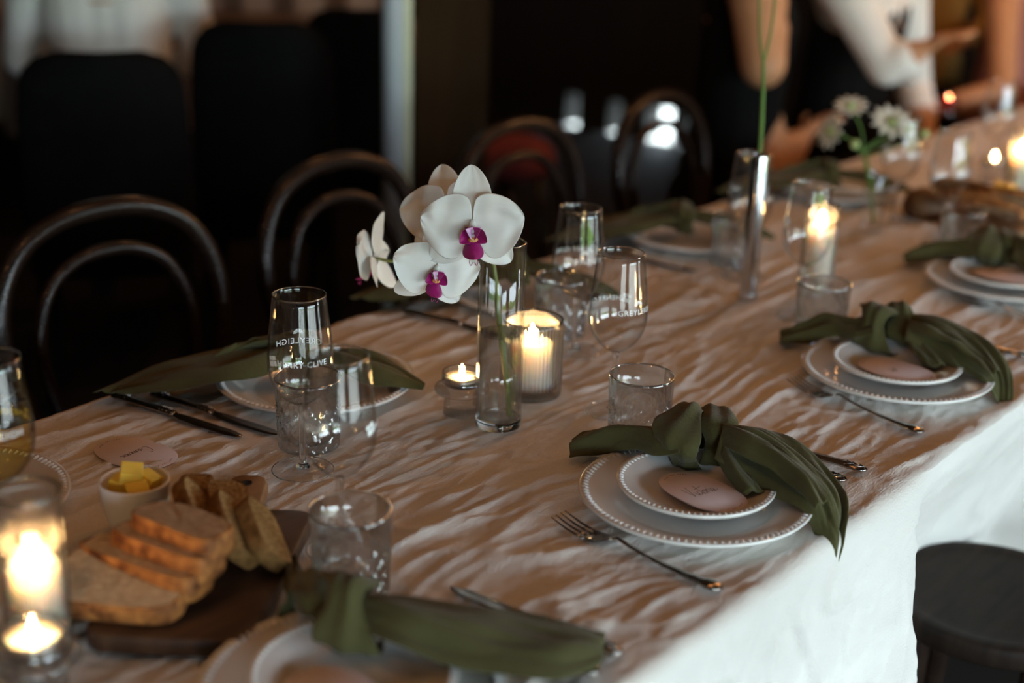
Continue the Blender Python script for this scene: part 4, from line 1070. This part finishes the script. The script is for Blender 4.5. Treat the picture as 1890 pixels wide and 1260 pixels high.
def person(name, label, J, top, bottom, sleeve, group=None, slv='top', arm=1.0):
    """J: world positions of joints; sleeve: 0 bare arm, 1 to elbow, 2 to wrist"""
    verts, edges, rad, reg = [], [], [], []
    def add(p, r, par=None, rg='top'):
        verts.append(Vector(p)); rad.append(r); reg.append(rg)
        if par is not None: edges.append((par, len(verts)-1))
        return len(verts)-1
    pel = add(J['pelvis'], (.15,.125), None, 'bot')
    wst = add(J['pelvis'].lerp(J['chest'], .45), (.135,.105), pel)
    che = add(J['chest'], (.155,.115), wst)
    nb = add(J['neck'], (.058,.058), che, 'skin')
    hd = add(J['head'], (.078,.092), nb, 'skin'); ht = add(J['head']+V3(0,0,.10), (.055,.06), hd, 'skin')
    f = J.get('face', V3(0,1,0)); add(J['head']+f*.095+V3(0,0,-.01), (.014,.016), hd, 'skin')
    for s in ('l','r'):
        a = add(J['sh_'+s], (.062,.062), che, slv if sleeve else 'top'); 
        m_ = add(J['sh_'+s].lerp(J['el_'+s], .55), (.048,.048), a, slv if sleeve >= 1 else 'skin')
        e = add(J['el_'+s], (.042,.042), m_, slv if sleeve >= 2 else 'skin')
        m2 = add(J['el_'+s].lerp(J['wr_'+s], .4), (.040,.040), e, slv if sleeve >= 2 else 'skin')
        w = add(J['wr_'+s], (.027,.022), m2, slv if sleeve >= 3 else 'skin')
        d = J['wr_'+s]-J['el_'+s]; palm, fing = hand_joints(J['wr_'+s], d, V3(0,0,1).cross(d))
        pi = add(palm, (.030,.016), w, 'skin')
        for k, (b_, fs_) in enumerate(fing):
            q_ = add(b_, (.012,.011), pi if k else w, 'skin')
            for p_ in fs_: q_ = add(p_, (.0085,.0085), q_, 'skin')
        h_ = add(J['hip_'+s], (.10,.10), pel, 'bot'); kn = add(J['kn_'+s], (.065,.065), h_, 'bot')
        cf = add(J['kn_'+s].lerp(J['an_'+s], .3), (.055,.055), kn, 'bot')
        an = add(J['an_'+s], (.036,.036), cf, 'bot'); add(J['toe_'+s], (.03,.025), an, 'bot')
    O = V3(J['pelvis'].x, J['pelvis'].y, 0)
    for i_, (r_, g_) in enumerate(zip(rad, reg)):
        if r_[0] in (.062,.048,.042,.040): rad[i_] = (r_[0]*arm, r_[1]*arm)
    lat = (J['sh_r']-J['sh_l']); lat.z = 0; lat.normalize()
    caps = []; bones = []
    for a, b in edges:
        ra, rb = rad[a], rad[b]; pa, pb = verts[a]-O, verts[b]-O
        offs = [(V3(0,0,0), min(ra[0],ra[1]), min(rb[0],rb[1]))]
        wa, wb = ra[0]-ra[1], rb[0]-rb[1]
        if {a, b} <= {pel, wst, che}: offs = [(lat*o, ra[1], rb[1]) for o in (-.055, 0, .055)]
        for o, r0, r1 in offs:
            A_, B_ = pa+o, pb+o; d_ = (B_-A_); ln = d_.length; d_.normalize(); P_, Q_ = [], []
            for k in range(5): c_ = math.cos(math.pi/2*k/4); P_.append(A_-d_*(r0*c_)); Q_.append(max(.0008, r0*math.sin(math.pi/2*k/4)))
            P_.append(A_+d_*(ln*.5)); Q_.append((r0+r1)/2)
            for k in range(5): c_ = math.sin(math.pi/2*k/4); P_.append(B_+d_*(r1*c_)); Q_.append(max(.0008, r1*math.cos(math.pi/2*k/4)))
            caps.append(tube(P_, Q_, 14)); bones.append((tuple(A_), tuple(B_), r0, r1, reg[b]))
    v_, f_ = merge(*caps)
    me = bpy.data.meshes.new('tmp'); me.from_pydata(v_, [], f_)
    o = bpy.data.objects.new('tmp', me); COL.objects.link(o)
    rm = o.modifiers.new('remesh', 'REMESH'); rm.mode = 'VOXEL'; rm.voxel_size = .0085; rm.use_smooth_shade = True
    sm = o.modifiers.new('smooth', 'SMOOTH'); sm.factor = .5; sm.iterations = 5
    dg = bpy.context.evaluated_depsgraph_get(); body = bpy.data.meshes.new_from_object(o.evaluated_get(dg))
    bpy.data.objects.remove(o)
    body.name = 'body'; body.materials.clear()
    for m_ in (skin_m, top, bottom, shirt_m): body.materials.append(m_)
    cen = np.array([tuple(p.center) for p in body.polygons])
    A_ = np.array([b[0] for b in bones]); B_ = np.array([b[1] for b in bones]); r0 = np.array([b[2] for b in bones]); r1 = np.array([b[3] for b in bones]); ab = B_-A_
    best = np.full(len(cen), 1e9); bi_ = np.zeros(len(cen), int)
    for k in range(len(bones)):
        tt = np.clip(((cen-A_[k])@ab[k])/max(1e-9, ab[k]@ab[k]), 0, 1)
        dd_ = np.linalg.norm(cen-(A_[k]+tt[:,None]*ab[k]), axis=1)-(r0[k]+(r1[k]-r0[k])*tt)
        u_ = dd_ < best; best[u_] = dd_[u_]; bi_[u_] = k
    code = {'skin':0,'top':1,'bot':2,'slv':3}
    mi = [code[bones[k][4]] for k in bi_]
    body.polygons.foreach_set('material_index', mi); body.shade_smooth()
    t = link('person', body); t.location = O; tag(t, label, 'person', group)
    # hair cap
    hc = J['head']-O
    mesh('hair', *[[ (x+hc.x-f.x*.018, y+hc.y-f.y*.018, z+hc.z+.05) for x,y,z in sphere(.098, (0,0,0), 20, 12, (1,1,1.05))[0] ], sphere(.098,(0,0,0),20,12)[1]], hair_m, t)
    return t
def seated(base, ang, armL, armR, lean=0.0, H=1.0):
    """joints of a sitting figure, facing ang; arms given as (elbow, wrist) in world space or None"""
    f = V3(math.cos(ang), math.sin(ang), 0); r = V3(math.sin(ang), -math.cos(ang), 0); b = V3(base[0], base[1], 0); up = V3(0,0,1)
    J = {'pelvis': b+up*.55, 'chest': b+f*(.04+lean*.5)+up*1.0, 'neck': b+f*(.05+lean)+up*1.18, 'head': b+f*(.08+lean*1.1)+up*1.32, 'face': f}
    for s, g, arm in (('l',-1,armL),('r',1,armR)):
        J['sh_'+s] = b+f*(.03+lean*.8)+r*(g*.185)+up*1.10
        if arm: J['el_'+s], J['wr_'+s] = Vector(arm[0]), Vector(arm[1])
        else: J['el_'+s] = b+f*(.10+lean)+r*(g*.24)+up*.83; J['wr_'+s] = b+f*(.34+lean)+r*(g*.12)+up*.80
        J['hip_'+s] = b+f*.04+r*(g*.10)+up*.52; J['kn_'+s] = b+f*.46+r*(g*.12)+up*.52
        J['an_'+s] = b+f*.44+r*(g*.12)+up*.09; J['toe_'+s] = b+f*.60+r*(g*.13)+up*.035
    return J
# white-shirted guest at the next table (back to us)
wsh = dp(195, 40, 3.72)
person('person', 'guest in a loose white shirt seated with their back turned at upper left', seated((wsh.x, wsh.y), YAW+R(90)+R(8), None, None), shirt_m, trouser_m, 3, 'seated guests', 'slv', 1.12)
# guests at the far end of the table
E1 = dp(1408,120,3.42)
S1 = dp(1396,-60,3.46)
J1 = seated((S1.x-.10, S1.y+.10), R(82), (V3(S1.x-.42,S1.y+.02,.84), V3(S1.x-.30,S1.y+.28,.66)), (E1, dp(1425,-30,3.72)), .02); J1['sh_r'] = S1
vw = V3(-.63,.78,0); bb = V3(S1.x-.10,S1.y+.10,0)
J1['sh_l'] = bb+vw*.16+V3(0,0,1.08); J1['el_l'] = dp(1420,310,3.66); J1['wr_l'] = dp(1490,245,3.74)
person('person', 'guest in sleeveless black with a bent bare arm at the far table side', J1, black_cloth, trouser_m, 0, 'seated guests', 'top', 1.35)
E2 = dp(1636,122,3.62)
J2 = seated((-1.86,3.72), R(-6), (V3(-1.75,4.0,.78), V3(-1.62,3.86,.62)), (E2, dp(1706,88,3.56)), .04); J2['sh_r'] = dp(1545,-50,3.64)
person('person', 'guest in a black waistcoat and rolled white sleeves raising a hand', J2, black_cloth, trouser_m, 2, 'seated guests', 'slv', 1.25)
J3 = seated((-1.72,4.75), R(-40), (V3(-1.5,5.0,.8), V3(-1.42,4.75,.62)), (dp(1850,170,4.30), dp(1690,210,4.30)), .03); J3['sh_r'] = dp(1850,-40,4.45)
person('person', 'guest in pink with a bare forearm resting at the upper right', J3, pink_cloth, trouser_m, 0, 'seated guests')

mustard = mat('mustard_clothing', (.30,.17,.03), .8, col2=(.38,.22,.05), scale=8)
q5 = dp(1700,20,5.35)
person('person', 'guest in mustard yellow seated behind the others at top right', seated((q5.x,q5.y), R(-60), None, None), mustard, trouser_m, 3, 'seated guests')
# next table behind, seen between the black chairs
nt_ = thing('background_table', 'dim cloth covered table beyond the black chairs', 'table', tuple(dp(390,60,5.2).xy)+(0,), YAW)
mauve = mat('mauve_tablecloth', (.20,.15,.13), .9, col2=(.25,.19,.16), scale=6)
mesh('cloth_top', *slab(rrect([V3(-.8,-.4,0),V3(.8,-.4,0),V3(.8,.4,0),V3(-.8,.4,0)], .05), .70, .75, .01), mauve, nt_)
mesh('cloth_skirt', *lathe([(1.0,.35),(.985,.5),(.98,.705)], 64), mauve, nt_).scale = (.78,.36,1)

cq = dp(330, 60, 5.85)
ct = thing('fabric_curtain', 'dim beige curtain hanging behind the black chairs', 'curtain', (cq.x,cq.y,0), YAW)
rows = []
for i in range(8):
    rows.append([(-.95+1.9*k/90, .035*math.sin(k*.62)+.012*math.sin(k*1.9+i*.2), .25+1.9*i/7) for k in range(91)])
o = mesh('curtain_cloth', *grid(rows), mat('beige_curtain', (.34,.25,.20), .9, col2=(.42,.33,.25), scale=3, stretch=(1,1,.2)), ct); mod(o, 'SOLIDIFY', thickness=.004)
mesh('curtain_rail', *tube([(-1.0,0,2.16),(1.0,0,2.16)], .014, 10), wood_dark, ct)
for sx in (-1,1): mesh('rail_post', *tube([(sx*.99,0,0),(sx*.99,0,2.16)], .016, 8), wood_dark, ct)
mq = dp(935, 285, 4.55)
ms = thing('cushioned_stool', 'low stool with maroon cushion seen through the third bentwood chair', 'stool', (mq.x,mq.y,0))
mesh('cushion', *lathe(smooth_prof([(.001,mq.z-.06),(.12,mq.z-.06),(.155,mq.z-.03),(.15,mq.z+.02),(.10,mq.z+.055),(.001,mq.z+.065)],3), 32), mat('maroon_velvet', (.22,.045,.055), .8, col2=(.28,.06,.07)), ms)
for k in range(4):
    a = R(45+90*k); mesh('leg', *tube([(.10*math.cos(a),.10*math.sin(a),mq.z-.05),(.14*math.cos(a),.14*math.sin(a),0)], .014, 8), wood_dark, ms)
# ------------------------------------------------------------------ festoon bulbs over the room (above the frame)
def bulb(x, y, z, label):
    t = thing('pendant_bulb', label, 'lamp', (x,y,z), 0, 'warm bulbs hung from the ceiling')
    mesh('bulb_glass', *sphere(.045, (0,0,0), 14, 8, (1,1,1.2)), bulb_m, t)
    mesh('socket', *cap(lathe([(.018,.05),(.020,.06),(.020,.10),(.010,.115)], 16), 16), wick_m, t)
    mesh('cable', *tube([(0,0,.11),(0,0,ZC-z)], .003, 6), wick_m, t)
for i, (x_, y_) in enumerate([(-1.0,-.6),(-1.0,.6),(-1.0,1.8),(-1.05,3.0),(-1.1,4.1),(-1.1,5.1),(-3.2,3.2),(.8,3.4),(-1.5,4.55),(-1.9,5.45),(-1.05,3.55),(-.7,4.4)]):
    bulb(x_, y_, 1.8 if i > 7 else 2.55, 'warm round bulb hung from the ceiling '+('near the room entrance','above the front setting','above the right setting','above the far glasses','above the first far guests','at the far end of the row','above the black chairs','towards the doors','low above the white-sleeved guest, added to warm the far end','low by the back wall, added to warm the far end','low above the star flowers, added to warm the far end','low above the far candle, added to warm the far end')[i])  # the low bulbs are added to warm and brighten the far end
